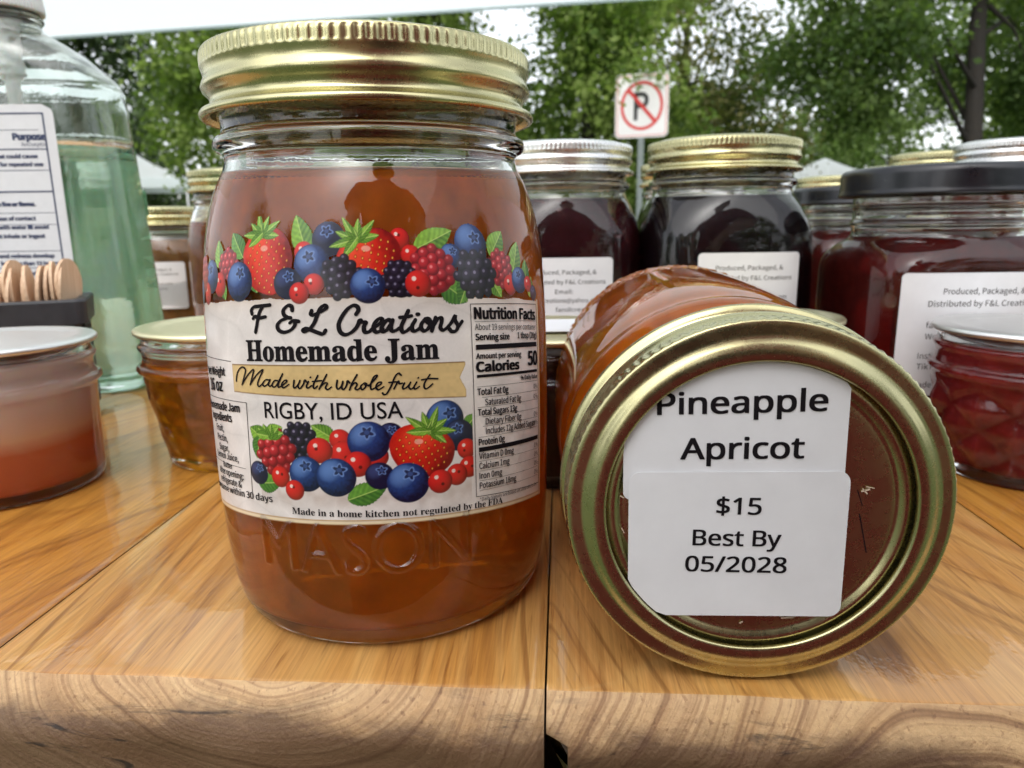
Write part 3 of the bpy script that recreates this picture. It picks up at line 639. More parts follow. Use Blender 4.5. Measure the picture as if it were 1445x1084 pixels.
def strawberry(cx, cy, rx, ry, rot=0.0, seed=0):
    w, X, Y = sub(cx, cy, max(rx, ry)*1.7); ca, sa = math.cos(rot), math.sin(rot)
    x, y = ((X-cx)*ca+(Y-cy)*sa)/rx, (-(X-cx)*sa+(Y-cy)*ca)/ry
    wd = np.where(y > 0, np.sqrt(np.clip(1-np.abs(y)**2.6, 0, 1)), np.sqrt(np.clip(1-np.abs(y)**1.75, 0, 1))**1.15)
    d = (np.abs(x)-wd)*rx*0.7; d = np.where(np.abs(y) > 1, 5, d)
    nz = np.clip(1-(x/(wd+1e-3))**2*0.8, 0, 1); l = np.clip(nz*0.75 - 0.35*x + 0.25*y, 0, 1)
    n = vnoise(X.shape, 5, seed); t = np.clip(l+(n-.5)*.25, 0, 1)[..., None]
    col = C(120, 8, 10)*(1-t) + C(236, 46, 26)*t; g = np.clip((l-0.7)*2.4, 0, 1)[..., None]; col = col*(1-g*.6)+C(255, 112, 70)*g*.6
    putw(w, edge(d), col)
    for j in range(-5, 6):
        for i in range(-5, 6):
            px, py = (i+(j % 2)/2)*0.30, j*0.175
            if abs(py) > .88 or abs(px) > 0.82*math.sqrt(max(0, 1-abs(py)**2)): continue
            qx, qy = cx+px*rx*ca-py*ry*sa, cy+px*rx*sa+py*ry*ca; dd = np.hypot((X-qx)*1.4, Y-qy)
            putw(w, edge(dd-0.40)*0.6, C(130, 12, 8)); putw(w, edge(dd-0.19), C(240, 176, 70))
    bx, by = cx-ry*0.88*sa*-1*-1, cy+ry*0.9*ca
    hw_ = edge(np.hypot((X-cx+rx*.1)/1.6, (Y-cy-ry*.38))-0.55)*0.45; putw(w, hw_, C(255, 214, 190))
    for k, a in enumerate(np.linspace(-0.35, math.pi+0.35, 7)):
        Lk = rx*(0.78 if k % 2 else 0.62); leaf(cx-ry*0.80*sa+0.5*Lk*math.cos(a+rot), cy+ry*0.80*ca+0.42*Lk*math.sin(a+rot), Lk*1.2, 0.85, a+rot, k, 0)
    leaf(bx, by+0.9, 2.0, 0.25, 1.4+rot, 3, 0)

# crumpled off-white paper
topedge = 77.6 + 0.5*(vnoise((1, NU), 30, 3)[0]-0.5) + 0.12*(vnoise((1, NU), 4, 4)[0]-0.5)
pm = (GY > 31.0) & (GY < topedge[None]) & (GX < 48.9)
n1 = vnoise((NV, NU), 60, 11); n2 = vnoise((NV, NU), 22, 12); n3 = vnoise((NV, NU), 2, 13)
q1 = np.abs(((GX*0.8+GY*1.1)/17 + n1*1.6) % 1-0.5); q2 = np.abs(((GX*1.2-GY*0.7)/23 + n2*0.8+n1) % 1-0.5)
cr = 0.95 + 0.22*(q1-0.25) + 0.16*(q2-0.25) + 0.05*(n3-0.5) - 0.05*np.exp(-(q1/0.03)**2) + 0.04*np.exp(-((q2-0.5)/0.03)**2)
paper = np.stack([cr*0.82, cr*0.765, cr*0.735], -1)
fl = np.exp(-np.clip(topedge[None]-GY, 0, 9)/1.6)[..., None]*0.45; paper = paper*(1-fl) + C(196, 168, 138)*fl
ART[pm] = paper[pm]; MASK |= pm
fl = (np.exp(-((GY-37)/2.4)**2)*((GX > -22) & (GX < 24))*(0.3+0.5*vnoise((NV, NU), 9, 31)))[..., None]; ART[:] = ART*(1-fl*.6)+C(170, 140, 122)*fl*.6
for z, wd, col in ((31.35, 0.8, C(232, 214, 180)), (31.95, 0.28, C(190, 150, 92)), (31.05, 0.25, C(170, 120, 70))): put(edge(np.abs(GY-z)-wd/2)*(GX < 48.9), col)
for s_, wd, col in ((48.5, 0.9, C(228, 206, 168)), (47.95, 0.3, C(186, 146, 90))): put(edge(np.abs(GX-s_)-wd/2)*(GY < 78)*(GY > 31), col)
# torn parchment banner
bt, bb = 64.4+0.0*GX, 58.6-0.03*(GX+28)
ban = (GY < bt) & (GY > bb) & (GX > -28.4) & (GX < 23.3-np.clip(1.4-np.abs(GY-61.2)*0.55, 0, 1.4))
bc = C(214, 184, 128)[None, None]*(0.86+0.22*vnoise((NV, NU), 28, 41)+0.14*vnoise((NV, NU), 5, 42))[..., None]
bb_ = blur(ban.astype(float), 3); rim = np.clip((0.97-bb_)*3, 0, 1)[..., None]; bc = bc*(1-rim*.55)+C(150, 106, 56)*rim*.55
ART[ban] = bc[ban]
put(edge(np.abs(GY-bt)-0.09)*((GX > -28.4) & (GX < 23.2)), C(120, 88, 50)); put(edge(np.abs(GY-bb)-0.09)*((GX > -28.4) & (GX < 23.2)), C(130, 96, 56))
# fruit along the top edge
for a in [(-8.6, 89.4, 8.5, 2.3, 1.9, 1, 0), (-24.9, 88.4, 6.5, 2.2, 2.2, 2, 1), (-32.0, 87.2, 6, 2, 1.7, 3, 0), (-37, 84, 6, 2, 1.7, 13, 0), (17.8, 88.6, 9.5, 2.4, 0.45, 4, 0), (33.2, 88.8, 7, 2.4, 0.9, 5, 0), (39.2, 86.4, 7.5, 2.2, 1.2, 6, 0), (43, 83.5, 6, 1.8, 1.5, 7, 1),
          (21.6, 78.6, 7, 2.6, -0.6, 8, 1), (24, 79, 6, 2, -2.0, 18, 1), (32.1, 79.6, 5, 1.8, -0.9, 9, 0), (-20, 81, 5, 1.8, -1.2, 10, 1), (-30, 79.5, 4, 1.5, -1.2, 11, 1), (45, 80.5, 5, 1.6, 1.3, 12, 0)]: leaf(*a)
blueberry(-3.0, 88.6, 3.4, True, 2.0, 1); currant(10.9, 88.7, 2.1, 2); currant(-8.1, 86.2, 2.1, 3); blueberry(26.3, 88.3, 4.0, False, 0.6, 4); blueberry(21.4, 85.6, 2.5, False, 1, 5)
currant(12.9, 85.6, 2.0, 6); strawberry(-16.6, 84.8, 6.2, 6.7, 0.25, 7); strawberry(4.9, 84.6, 6.6, 5.6, 0.55, 8)
blueberry(-6.5, 83.9, 3.8, False, 2.2, 9); druplets(17.3, 82.9, 4.4, 5.2, 'red', 10, 0.5); druplets(33.8, 83.7, 3.7, 4.0, 'red', 11, -0.4)
druplets(27.1, 82.2, 4.9, 4.8, 'black', 12, 0.1); druplets(-0.8, 81.3, 3.9, 4.3, 'black', 13, 0.3); druplets(10.6, 81.0, 3.4, 3.9, 'black', 14)
blueberry(4.3, 79.7, 3.4, False, 0.4, 15); blueberry(-11.8, 80.4, 3.1, True, 1.2, 16); currant(-6.2, 80.1, 2.1, 17); currant(-9.3, 78.5, 2.1, 18)
currant(14.1, 80.1, 2.6, 19); druplets(-28.2, 85.0, 3.4, 3.4, 'red', 20); blueberry(-24.4, 81.2, 4.0, False, 1.2, 21); currant(-31.7, 81.0, 2.6, 22); blueberry(-36.0, 82.9, 3.6, False, 2, 23)
currant(-39, 79.5, 2.4, 33); currant(36.7, 80.4, 2.2, 24); blueberry(40.2, 81.6, 2.9, False, 2, 25); currant(43.9, 81.0, 1.8, 26); blueberry(46.5, 79.2, 1.8, True, 2, 27)
druplets(-42, 84, 3.5, 4.5, 'red', 29); blueberry(-45.5, 80, 3.2, False, 1, 30)
for i, zz in enumerate((76.5, 73.8, 71.6)): currant(-45.5, zz, 1.3, 40+i)
leaf(-45, 69, 4, 1.1, -1.2, 50, 1)
# fruit in the lower panel
for a in [(-21.5, 49.8, 5.5, 2.1, 2.6, 1, 0), (-17.0, 50.6, 4.5, 1.8, 0.5, 2, 0), (-21.8, 47, 5, 1.8, -1.8, 3, 1), (-6.1, 50.8, 5.5, 1.7, 2.6, 4, 0), (2.1, 37.9, 8.5, 2.3, 0.35, 5, 1), (-19.5, 39.4, 6.5, 2.1, 0.1, 6, 1), (24.3, 51.8, 4, 1.6, 0.8, 7, 1)]: leaf(*a)
druplets(-11.2, 48.9, 3.9, 4.0, 'black', 1); blueberry(7.2, 50.0, 2.6, True, 1, 2); blueberry(18.4, 52.6, 4.1, False, 0.6, 3); blueberry(21.4, 49.0, 3.4, True, 2, 4)
currant(-2.7, 49.3, 2.2, 5); currant(-2.2, 46.2, 2.7, 6); currant(4.2, 45.7, 2.5, 7); blueberry(2.9, 48.8, 4.2, False, 1.8, 8); druplets(-17.3, 46.4, 4.8, 4.6, 'red', 9, 0.2)
for k in range(6): leaf(-18.5+2.0*math.cos(0.3+k*0.55), 49.7+0.8*math.sin(0.3+k*0.55), 3.6, 1.0, 0.3+k*0.55, 60+k, 0)
currant(-7.0, 47.0, 2.7, 10); currant(23.0, 45.9, 2.2, 11); strawberry(13.4, 46.2, 6.8, 5.6, -0.35, 12); currant(0.5, 44.1, 2.7, 13); currant(23.5, 41.9, 2.4, 14); currant(20.6, 40.5, 2.4, 15)
blueberry(-10.3, 41.9, 3.8, False, 1.6, 16); blueberry(4.7, 41.5, 2.9, True, 1, 17); blueberry(-4.0, 41.3, 4.1, False, 0.9, 18); blueberry(10.3, 39.7, 4.3, False, 1.2, 19); currant(16.9, 39.4, 2.6, 20)
blueberry(-22.3, 41.4, 2.6, True, 1, 21); currant(-16.4, 41.0, 2.3, 22); currant(-13.2, 38.3, 2.2, 23)
right = GX > 24.6
keep = right & (GY < 77.3) & (GY > 32.2) & (GX < 47.8)
ART[keep] = (paper*1.02)[keep]
ART *= 0.92

TITLE = [[(-20.7,74.8),(-20.8,75.5),(-20.1,76.1),(-19.1,76.2),(-17.4,76.3),(-15.9,76.4)],[(-17.7,76.2),(-18.6,75.1),(-19.1,73.9),(-19.6,72.3),(-20.0,71.1)],[(-20.5,73.8),(-19.9,74.2),(-18.9,73.9),(-17.2,74.1)],[(-10.9,75.3),(-11.0,76.0),(-11.8,76.2),(-12.8,75.4),(-12.8,74.5),(-12.0,73.9),(-11.3,73.8)],[(-12.0,73.8),(-13.5,73.3),(-14.4,72.4),(-14.1,71.4),(-12.9,71.0),(-11.5,71.4),(-10.6,72.2),(-10.3,73.1)],[(-11.6,72.8),(-10.8,73.2),(-9.6,73.1)],[(-6.8,75.1),(-7.0,74.5),(-6.5,74.3),(-5.5,74.7),(-4.4,75.2),(-3.8,75.7),(-4.2,76.1),(-5.0,75.6),(-5.7,74.3),(-6.4,72.8),(-7.3,71.7),(-8.4,71.1),(-8.8,71.4),(-8.3,71.7),(-7.2,71.4),(-5.9,70.9),(-4.8,70.6),(-4.2,71.3)],[(1.8,74.3),(2.3,75.1),(2.1,75.8),(1.3,76.0),(0.2,75.3),(-0.9,73.9),(-1.6,72.4),(-1.4,71.0),(-0.5,70.4),(0.7,70.8),(1.7,71.7),(2.2,72.5)],[(2.2,72.5),(2.5,73.2),(2.9,72.8),(3.6,72.7),(3.2,71.9),(3.3,70.9),(4.1,70.9),(4.8,71.5)],[(4.8,71.5),(5.6,72.0),(6.5,72.7),(6.7,73.3),(6.1,73.4),(5.3,72.6),(5.0,71.7),(5.3,70.9),(6.0,70.9),(6.8,71.4)],[(8.4,72.9),(7.8,73.2),(7.1,72.6),(6.5,71.5),(6.8,70.9),(7.5,71.2),(8.3,72.3),(8.7,73.1)],[(8.7,73.1),(8.3,71.8),(8.5,71.0),(9.2,71.1),(10.0,71.6)],[(11.8,74.9),(11.0,73.3),(10.3,71.8),(10.5,70.8),(11.2,70.9),(12.1,71.6)],[(10.1,73.6),(11.3,73.7),(12.4,73.9)],[(13.1,73.1),(12.4,71.9),(12.5,71.0),(13.2,71.0),(14.2,71.7)],[(13.5,74.2),(13.8,74.2)],[(15.1,73.3),(14.3,72.3),(14.2,71.4),(14.8,70.9),(15.6,71.4),(16.1,72.5),(15.8,73.2),(15.3,73.3),(15.5,72.6),(16.1,72.4),(16.9,72.8)],[(17.2,73.5),(16.7,72.1),(16.3,70.9)],[(16.6,71.8),(17.6,73.2),(18.4,73.4),(18.4,72.6),(18.1,71.5),(18.7,71.0),(19.6,71.5)],[(19.6,71.5),(20.6,72.6),(21.4,73.9),(21.3,73.0),(21.9,71.8),(21.4,70.8),(20.5,70.7),(20.0,71.2)],[(21.8,71.4),(22.5,72.2),(22.9,72.7)]]
ITAL = [[(-27.1,60.9),(-26.6,62.5),(-25.5,63.6),(-24.4,63.9),(-23.7,63.3),(-24.3,61.9),(-25.2,60.2)],[(-25.2,60.2),(-23.1,62.3),(-21.3,63.5),(-21.8,62.0),(-22.6,60.3)],[(-22.6,60.3),(-20.5,62.4),(-18.7,63.5),(-19.7,61.9),(-20.4,60.6),(-20.0,60.0),(-19.1,60.6)],[(-17.3,61.4),(-18.2,61.4),(-19.0,60.6),(-18.6,60.1),(-17.7,60.6),(-17.0,61.5)],[(-17.0,61.5),(-17.5,60.5),(-17.1,60.1),(-16.5,60.6)],[(-15.2,61.3),(-15.9,61.3),(-16.6,60.5),(-16.3,60.0),(-15.5,60.4),(-13.9,62.7)],[(-13.9,62.7),(-15.0,60.8),(-15.1,60.0),(-14.4,60.2)],[(-14.4,60.2),(-13.2,61.0),(-13.1,61.4),(-13.7,61.3),(-14.3,60.5),(-13.9,59.9),(-12.6,60.6)],[(-11.4,61.4),(-11.6,60.2),(-11.3,59.9),(-10.5,60.7),(-10.1,61.4)],[(-10.1,61.4),(-10.6,60.3),(-10.2,59.8),(-9.4,60.7),(-9.1,61.5),(-8.7,61.1)],[(-8.3,61.2),(-8.8,60.3),(-8.5,59.9),(-7.7,60.4)],[(-7.9,62.0),(-7.8,62.1)],[(-6.3,62.4),(-7.3,60.6),(-7.2,59.8),(-6.5,60.3)],[(-7.5,61.2),(-5.6,61.4)],[(-4.5,62.6),(-5.5,60.9),(-6.2,59.7)],[(-6.0,60.1),(-5.0,60.9),(-4.5,60.8),(-4.9,60.0),(-4.5,59.6),(-3.7,60.1)],[(-2.5,61.4),(-2.7,60.1),(-2.3,59.7),(-1.6,60.5),(-1.4,61.2)],[(-1.4,61.2),(-1.7,60.0),(-1.3,59.6),(-0.7,60.5),(-0.5,61.3),(-0.1,60.9)],[(1.4,62.5),(0.4,60.9),(-0.2,59.5)],[(0.0,60.1),(0.9,60.9),(1.3,60.5),(0.9,59.8),(1.3,59.5),(2.0,60.0)],[(2.7,60.8),(2.0,60.2),(2.2,59.5),(2.8,59.9),(3.1,60.6),(2.7,60.8),(3.0,60.3),(3.5,60.4)],[(3.5,60.2),(4.9,61.7),(5.2,62.3),(4.6,62.0),(3.9,60.5),(4.0,59.5),(4.7,59.8)],[(4.7,59.8),(5.8,60.5),(5.9,60.9),(5.3,60.8),(4.9,60.0),(5.3,59.4),(6.4,60.0)],[(9.8,62.2),(9.3,62.6),(8.6,61.9),(7.8,60.1),(6.9,58.6),(6.3,58.4),(6.1,58.7)],[(7.4,60.8),(8.8,60.9)],[(8.3,59.5),(9.2,61.0),(9.4,60.5),(10.0,60.6)],[(10.4,60.6),(10.0,59.8),(10.2,59.4),(11.0,59.9),(11.6,60.7)],[(11.6,60.7),(11.2,59.8),(11.6,59.3),(12.2,59.7)],[(12.8,60.7),(12.2,59.7),(12.5,59.3),(13.3,59.8)],[(13.1,61.5),(13.2,61.6)],[(15.5,62.1),(14.3,60.3),(14.4,59.3),(15.0,59.4),(16.0,60.2)],[(13.8,61.1),(15.4,61.3),(17.1,61.2)]]
def label_lettering():
    L = Flat()
    for s in TITLE: L.stroke(s, 0.92)
    for s in ITAL: L.stroke(s, 0.42)
    L.text(serif('Homemade Jam'), -23.0, 65.3, h=4.3, w=40.6, font=F_MATH, off=0.012)
    L.text('RIGBY, ID USA', -19.1, 53.5, h=3.4, w=29.0, font=None, off=0.006)
    L.text(serif('Made in a home kitchen not regulated by the FDA'), -14.2, 33.1, h=1.45, w=46.5, font=F_MATH, rot=-0.020)
    # left panel
    L.line(-49, 66.3, -28.6, 65.0, 0.12, 12); L.line(-49, 57.2, -24.2, 56.4, 0.12, 12); L.line(-24.3, 56.4, -25.0, 36.0, 0.16); L.line(-49, 42.4, -26.4, 41.8, 0.1, 12)
    for t, u, v, h in (('Net Weight', -37.5, 61.9, 1.75), ('16 oz', -37.6, 58.4, 2.7), ('Homemade Jam', -35.8, 54.2, 1.75), ('Ingredients', -36.5, 51.8, 1.75), ('Fruit,', -37.2, 49.3, 1.5), ('Pectin,', -36.4, 47.1, 1.5),
                       ('Sugar,', -35.9, 44.9, 1.5), ('Lemon Juice,', -35.2, 42.7+0.3, 1.5), ('Butter', -34.6, 41.0, 1.3), ('After opening:', -34.3, 39.2, 1.5), ('refrigerate &', -34.6, 37.2, 1.5)):
        L.text(t, u, v, h=h, align='C', font=F_INTER, off=0.012 if h > 1.7 else 0.004)
    L.text('consume within 30 days', -45.5, 35.2, h=1.5, w=26.5, off=0.004)
    # nutrition panel
    u0, u1 = 25.9, 46.9
    for a in ((25.0, 76.2, 47.4, 76.7), (25.0, 34.9, 47.4, 34.2), (25.0, 34.9, 25.0, 76.2), (47.4, 34.2, 47.4, 76.7)): L.line(*a, 0.13, 10)
    L.text('Nutrition Facts', u0, 73.2, h=2.3, w=20.6, off=0.02)
    L.line(u0, 72.6, u1, 72.9, 0.08, 8)
    L.text('About 19 servings per container', u0, 70.9, h=1.25, w=20.8)
    L.text('Serving size', u0, 68.8, h=1.3, w=9.5, off=0.015); L.text('1 tbsp (20g)', u1, 69.0, h=1.3, w=8.6, off=0.01, align='R')
    L.line(u0, 67.3, u1, 67.6, 1.05, 8)
    L.text('Amount per serving', u0, 64.9, h=1.15, w=13.5, off=0.012)
    L.text('Calories', u0, 62.2, h=2.0, w=12.5, off=0.02); L.text('50', u1, 62.9, h=3.1, w=4.6, off=0.018, align='R')
    L.line(u0, 61.2, u1, 61.5, 0.62, 8)
    L.text('% Daily Value', u1, 59.7, h=0.95, w=7.8, off=0.012, align='R')
    rows = [('Total Fat 0g', 57.2, 0, '0%'), ('Saturated Fat 0g', 54.9, 1.9, '0%'), ('Total Sugars 13g', 52.8, 0, ''), ('Dietary Fiber 0g', 50.7, 1.9, '0%'), ('Includes 12g Added Sugars', 48.6, 1.9, '24%'), ('Protein 0g', 46.3, 0, '')]
    for t, v, dx, pc in rows:
        L.text(t, u0+dx, v, h=1.4, w=0.72*len(t) if dx == 0 else 0.70*len(t), off=0.012 if dx == 0 else 0.004)
        if pc: L.text(pc, u1, v+0.1, h=1.1, align='R')
        L.line(u0+(dx*0.6), v+1.75, u1, v+1.95, 0.07, 6)
    L.line(u0, 45.3, u1, 45.6, 1.0, 8)
    for t, v in (('Vitamin D 0mg', 43.2), ('Calcium 1mg', 41.0), ('Iron 0mg', 38.8), ('Potassium 18mg', 36.6)):
        L.text(t, u0, v, h=1.4, w=0.78*len(t), off=0.004); L.text('0%', u1, v+0.1, h=1.1, align='R'); L.line(u0, v-0.45, u1, v-0.3, 0.06, 6)
    L.text('*Daily Values are based on 2000 calorie diet', u0, 33.75, h=0.75, w=20.5)
    return L

# ------------------------------------------------------------------ jar parts
PINT = [(0, 2.2), (18, 2.0), (26, 1.6), (32.0, 0.0), (34.8, 0.1), (36.9, 1.6), (38.3, 4.2), (39.3, 8.0), (40.0, 13), (40.5, 18), (40.8, 26), (40.95, 40), (40.9, 54), (40.7, 66), (40.2, 78), (39.4, 86),
        (38.4, 91.5), (37.0, 96.5), (35.4, 100.5), (34.1, 103.0), (33.5, 105.2), (33.8, 106.4), (35.2, 107.3), (35.7, 108.6), (35.2, 109.9), (33.9, 110.7), (33.7, 113), (34.4, 115), (33.7, 117), (34.3, 120), (33.6, 122), (33.3, 127.0)]
QUARTER = [(0, 1.5), (18, 1.4), (23, 0.3), (25.0, 0.0), (26.3, 1.4), (27.0, 5), (29.0, 15), (31.0, 25), (32.5, 34), (32.9, 36.4), (34.3, 37.6), (34.5, 38.6), (33.9, 39.6), (32.6, 40.4), (32.3, 44), (33.4, 46.2), (33.3, 47.2), (32.2, 48.4), (32.2, 51.6)]
STRAIGHT = [(0, 1.5), (20, 1.4), (27, 0.4), (29.5, 0.0), (31.2, 1.6), (31.8, 5), (32.0, 15), (32.3, 28), (32.6, 34), (33.0, 36.4), (34.4, 37.6), (34.6, 38.6), (34.0, 39.6), (32.6, 40.4), (32.3, 44), (33.4, 46.2), (33.3, 47.2), (32.2, 48.4), (32.2, 51.6)]
SQUAREWIDE = [(0, 2.0), (30, 1.8), (37, 0.2), (39, 1.2), (40.8, 5), (41.2, 14), (41.2, 60), (41.0, 72), (39.8, 79), (37.6, 83.2), (36.6, 85.4), (36.4, 90), (37.6, 91.4), (37.4, 93), (36.4, 94.4), (36.4, 98), (37.4, 99.6), (36.6, 101.2), (36.4, 114.5)]
def prof_fn(P):
    A = np.array(P); i0 = int(np.argmax(A[:, 0] > 0.7*A[:, 0].max())); i0 = 3 if A[3, 1] < 2 else i0
    return lambda z: np.interp(z, A[4:, 1], A[4:, 0])
def scaled(P, s, h): return [(r*s, z*h) for r, z in P]
def smooth_profile(P, dense=None, n=3, cut=None):
    A = catmull(P, n); A[:, 0] = np.maximum(A[:, 0], 0); A[0] = P[0]; A[-1] = P[-1]
    if dense:
        a, b, st = dense; keep = A[(A[:, 1] < a) | (A[:, 1] > b) | (A[:, 0] < 25)]; zz = np.arange(a, b, st)
        k0 = np.argmax(A[:, 0] > 35); f = np.interp(zz, A[k0:, 1], A[k0:, 0]); lo = keep[:np.argmax((keep[:, 1] > b) & (keep[:, 0] > 25))]; hi = keep[len(lo):]
        A = np.vstack([lo, np.stack([f, zz], 1), hi])
    return A
def jar_shells(P, level, wall, floor, seg, gname, jmat, nexp=None, disp=None, dense=None, gmat=None, n=3, jdisp=None):
    """solid glass with a cavity above the jam, and the jam body inside it (mm -> m)"""
    A = smooth_profile(P, dense, n); ztop = A[-1, 1]; A[A[:, 1] < 0, 1] = 0
    k0 = int(np.argmax(A[:, 0] > 0.72*A[:, 0].max())); f = lambda z: np.interp(z, A[k0:, 1], A[k0:, 0])
    zi = [z for z in np.concatenate([[ztop], np.arange(math.floor(ztop)-1, level, -2.0), [level]])]
    inner = [(min(f(z)-wall, (f(ztop)-wall if z > level + 0.7*(ztop-level) else 99)), z) for z in zi]
    rows = [(r, z) for r, z in A] + [(A[-1, 0]-0.9, ztop+0.4), (inner[0][0]+0.5, ztop+0.4)] + inner + [(inner[-1][0]*0.5, level), (0, level)]
    def ne(z): 
        if nexp is None: return 2.0
        n0, za, zb = nexp; t = min(1, max(0, (z-za)/(zb-za))); return n0*(1-t)+2.0*t
    nx = [ne(z) for r, z in rows] if nexp else None
    g = lathe(gname, [(r/1000, z/1000) for r, z in rows], gmat or GLASS, seg, disp, nx)
    jz = np.concatenate([[floor], [floor+0.6, floor+1.6], np.arange(floor+4, level-1.5, 2.5), [level-0.8, level+0.15]])
    jr = [max(5, f(z)-wall-(2.5 if i == 0 else 1.0 if i == 1 else 0.3 if i == 2 else 0)) for i, z in enumerate(jz)]
    jr = [min(a, f(floor+6)-wall) if z < floor+2 else a for a, z in zip(jr, jz)]
    jrows = [(0, floor)] + list(zip(jr, jz)) + [(jr[-1]*0.6, level+0.15), (0, level+0.15)]
    jn = [ne(z) for r, z in jrows] if nexp else None
    j = lathe('jam', [(r/1000, z/1000) for r, z in jrows], jmat, min(seg, 128), jdisp, jn)
    return g, j
def band_mesh(name, mat, seg=440, knurls=110):
    B = [(35.6, 0.9), (36.4, 0.0), (37.3, -0.1), (37.75, 0.35), (37.8, 1.0), (37.4, 1.6), (36.5, 1.9), (35.7, 2.4), (35.3, 3.2), (35.35, 4.1), (35.9, 5.0), (36.7, 5.7), (36.95, 6.5), (36.7, 7.3), (36.3, 8.1), (36.3, 9.0), (36.55, 9.9),
         (36.75, 10.5), (36.8, 11.0), (36.8, 11.8), (36.8, 12.4), (36.75, 13.0), (36.6, 13.5), (36.3, 13.9), (35.9, 14.05), (35.2, 14.1), (34.0, 14.1), (33.5, 14.15), (33.0, 14.35), (32.4, 14.75), (31.8, 15.1), (31.2, 15.3), (30.6, 15.35), (29.6, 15.35), (29.1, 15.2), (28.9, 14.8),
         (28.95, 14.2), (29.4, 14.0), (33.2, 13.65), (34.6, 13.6), (35.7, 13.2), (36.2, 12.2), (36.2, 8.6), (35.7, 7.2), (34.9, 4.6), (34.9, 2.9), (35.6, 1.6), (35.6, 0.9)]
    def dsp(t, r, z, i):
        if 11 <= i <= 40 and 0.0106 <= z <= 0.0140 and i < 24:
            w = min(1, (z-0.0104)/0.0007, (0.0144-z)/0.0006); return 0.00042*w*(np.clip(np.cos(t*knurls)*1.6, -1, 1)*0.5-0.2)
        return np.zeros_like(t)
    rows = []
    for i in range(len(B)-1):
        rows.append(B[i])
        if 16 <= i <= 23: rows.append(((B[i][0]+B[i+1][0])/2, (B[i][1]+B[i+1][1])/2))
    rows.append(B[-1])
    rows = [(r/1000, z/1000) for r, z in rows]
    def d2(t, r, z, i):
        if r > 0.0362 and 0.0104 <= z <= 0.0139 and i < 34:
            w = max(0, min(1, (z-0.0104)/0.0006, (0.0138-z)/0.0005)); return 0.00036*w*(np.clip(np.cos(t*knurls)*1.8, -1, 1)*0.5-0.4)
        return np.zeros_like(t)
    return lathe(name, rows, mat, seg, d2)
def disc_mesh(name, mat):
    D = [(0, 13.1), (12, 13.12), (22, 13.1), (25.0, 13.1), (25.6, 13.0), (26.0, 12.95), (26.5, 13.2), (27.2, 13.75), (27.8, 13.85), (28.4, 13.6), (29.2, 13.4), (33.2, 13.5), (33.2, 13.0), (28, 12.9), (0, 12.8)][::-1]
    return lathe(name, [(r/1000, z/1000) for r, z in D], mat, 128)
def bare_lid_mesh(name, mat):
    D = [(0, 0.45), (22, 0.45), (26.0, 0.5), (27.0, 0.85), (28.6, 1.15), (30.6, 1.1), (32.4, 0.95), (33.9, 0.75), (34.5, 0.2), (34.5, -0.9), (34.0, -1.35), (33.5, -1.0), (33.6, 0.0), (20, -0.25), (0, -0.25)][::-1]
    return lathe(name, [(r/1000, z/1000) for r, z in D], mat, 128)
def cap_mesh(name, mat, r=43.0, h=14.5):
    D = [(r-1.4, 0.6), (r-0.6, 0), (r, 0.2), (r+0.2, 0.9), (r-0.2, 1.6), (r-0.4, 3), (r-0.4, h-3.2), (r-0.7, h-1.6), (r-1.9, h-0.4), (r-3.6, h), (r-6, h-0.1), (r-7.2, h-0.9), (r-10, h-1.0), (0, h-1.0)]
    D = list(D) + []; D = D + [(0, h-2.2)] if False else D
    return lathe(name, [(a/1000, z/1000) for a, z in D], mat, 128)
BANDS = {k: band_mesh('lid_band_'+k, m) for k, m in (('gold', GOLD), ('silver', SILVER))}
DISCS = {k: disc_mesh('lid_disc_'+k, m) for k, m in (('gold', GOLD), ('silver', SILVER))}
BARE = {k: bare_lid_mesh('lid_'+k, m) for k, m in (('gold', mat_metal('satin_gold_lid', (0.74, 0.69, 0.44), 0.38)), ('silver', mat_metal('satin_silver_lid', (0.82, 0.82, 0.80), 0.38)))}

# ------------------------------------------------------------------ the upright jar with the printed label
def front_on(P, extra, cyl=True):
    A = smooth_profile(P, None, 4); k0 = int(np.argmax(A[:, 0] > 35))
    return lambda z: np.interp(z, A[k0:, 1], A[k0:, 0]) + extra
SAG = 3.6/47**2
def wrap(V, extra):
    f = front_on(PINT, extra); s, zz = V[:, 0], V[:, 1]; z = zz - SAG*s*s; r = f(z); th = s/40.5
    return np.stack([r*np.sin(th), -r*np.cos(th), z], 1)/1000
JAM_MAIN = mat_jam('apricot_jam', (0.46, 0.118, 0.006), 0.33, deep=(0.92, 0.42, 0.04), rough=0.30)
EMB_U, EMB_V, EMB_RES = -26.0, 17.5, 0.2
_l = Flat(); _l.text('MASON', -23.0, 19.9, h=11.2, w=46.0, font=None, off=0.0)
_m = rast(np.concatenate(_l.V), np.concatenate(_l.T), EMB_U, EMB_V, EMB_RES, 262, 78)
EMB = blur(_m, 2)
def emboss(t, r, z, i):
    zz = z*1000
    if not (EMB_V+0.5 < zz < EMB_V+77*EMB_RES-0.5) or r < 0.036: return np.zeros_like(t)
    th = (t + math.pi/2 + math.pi) % (2*math.pi) - math.pi; s = th*40.5
    x = (s-EMB_U)/EMB_RES; ok = (x > 1) & (x < 259); xi = np.clip(x.astype(int), 0, 259); fx = x-xi; j = (zz-EMB_V)/EMB_RES; jj = int(j); fy = j-jj
    v = (EMB[jj, xi]*(1-fx)+EMB[jj, np.minimum(xi+1, 260)]*fx)*(1-fy) + (EMB[jj+1, xi]*(1-fx)+EMB[jj+1, np.minimum(xi+1, 260)]*fx)*fy
    return np.where(ok, v*0.00072, 0)
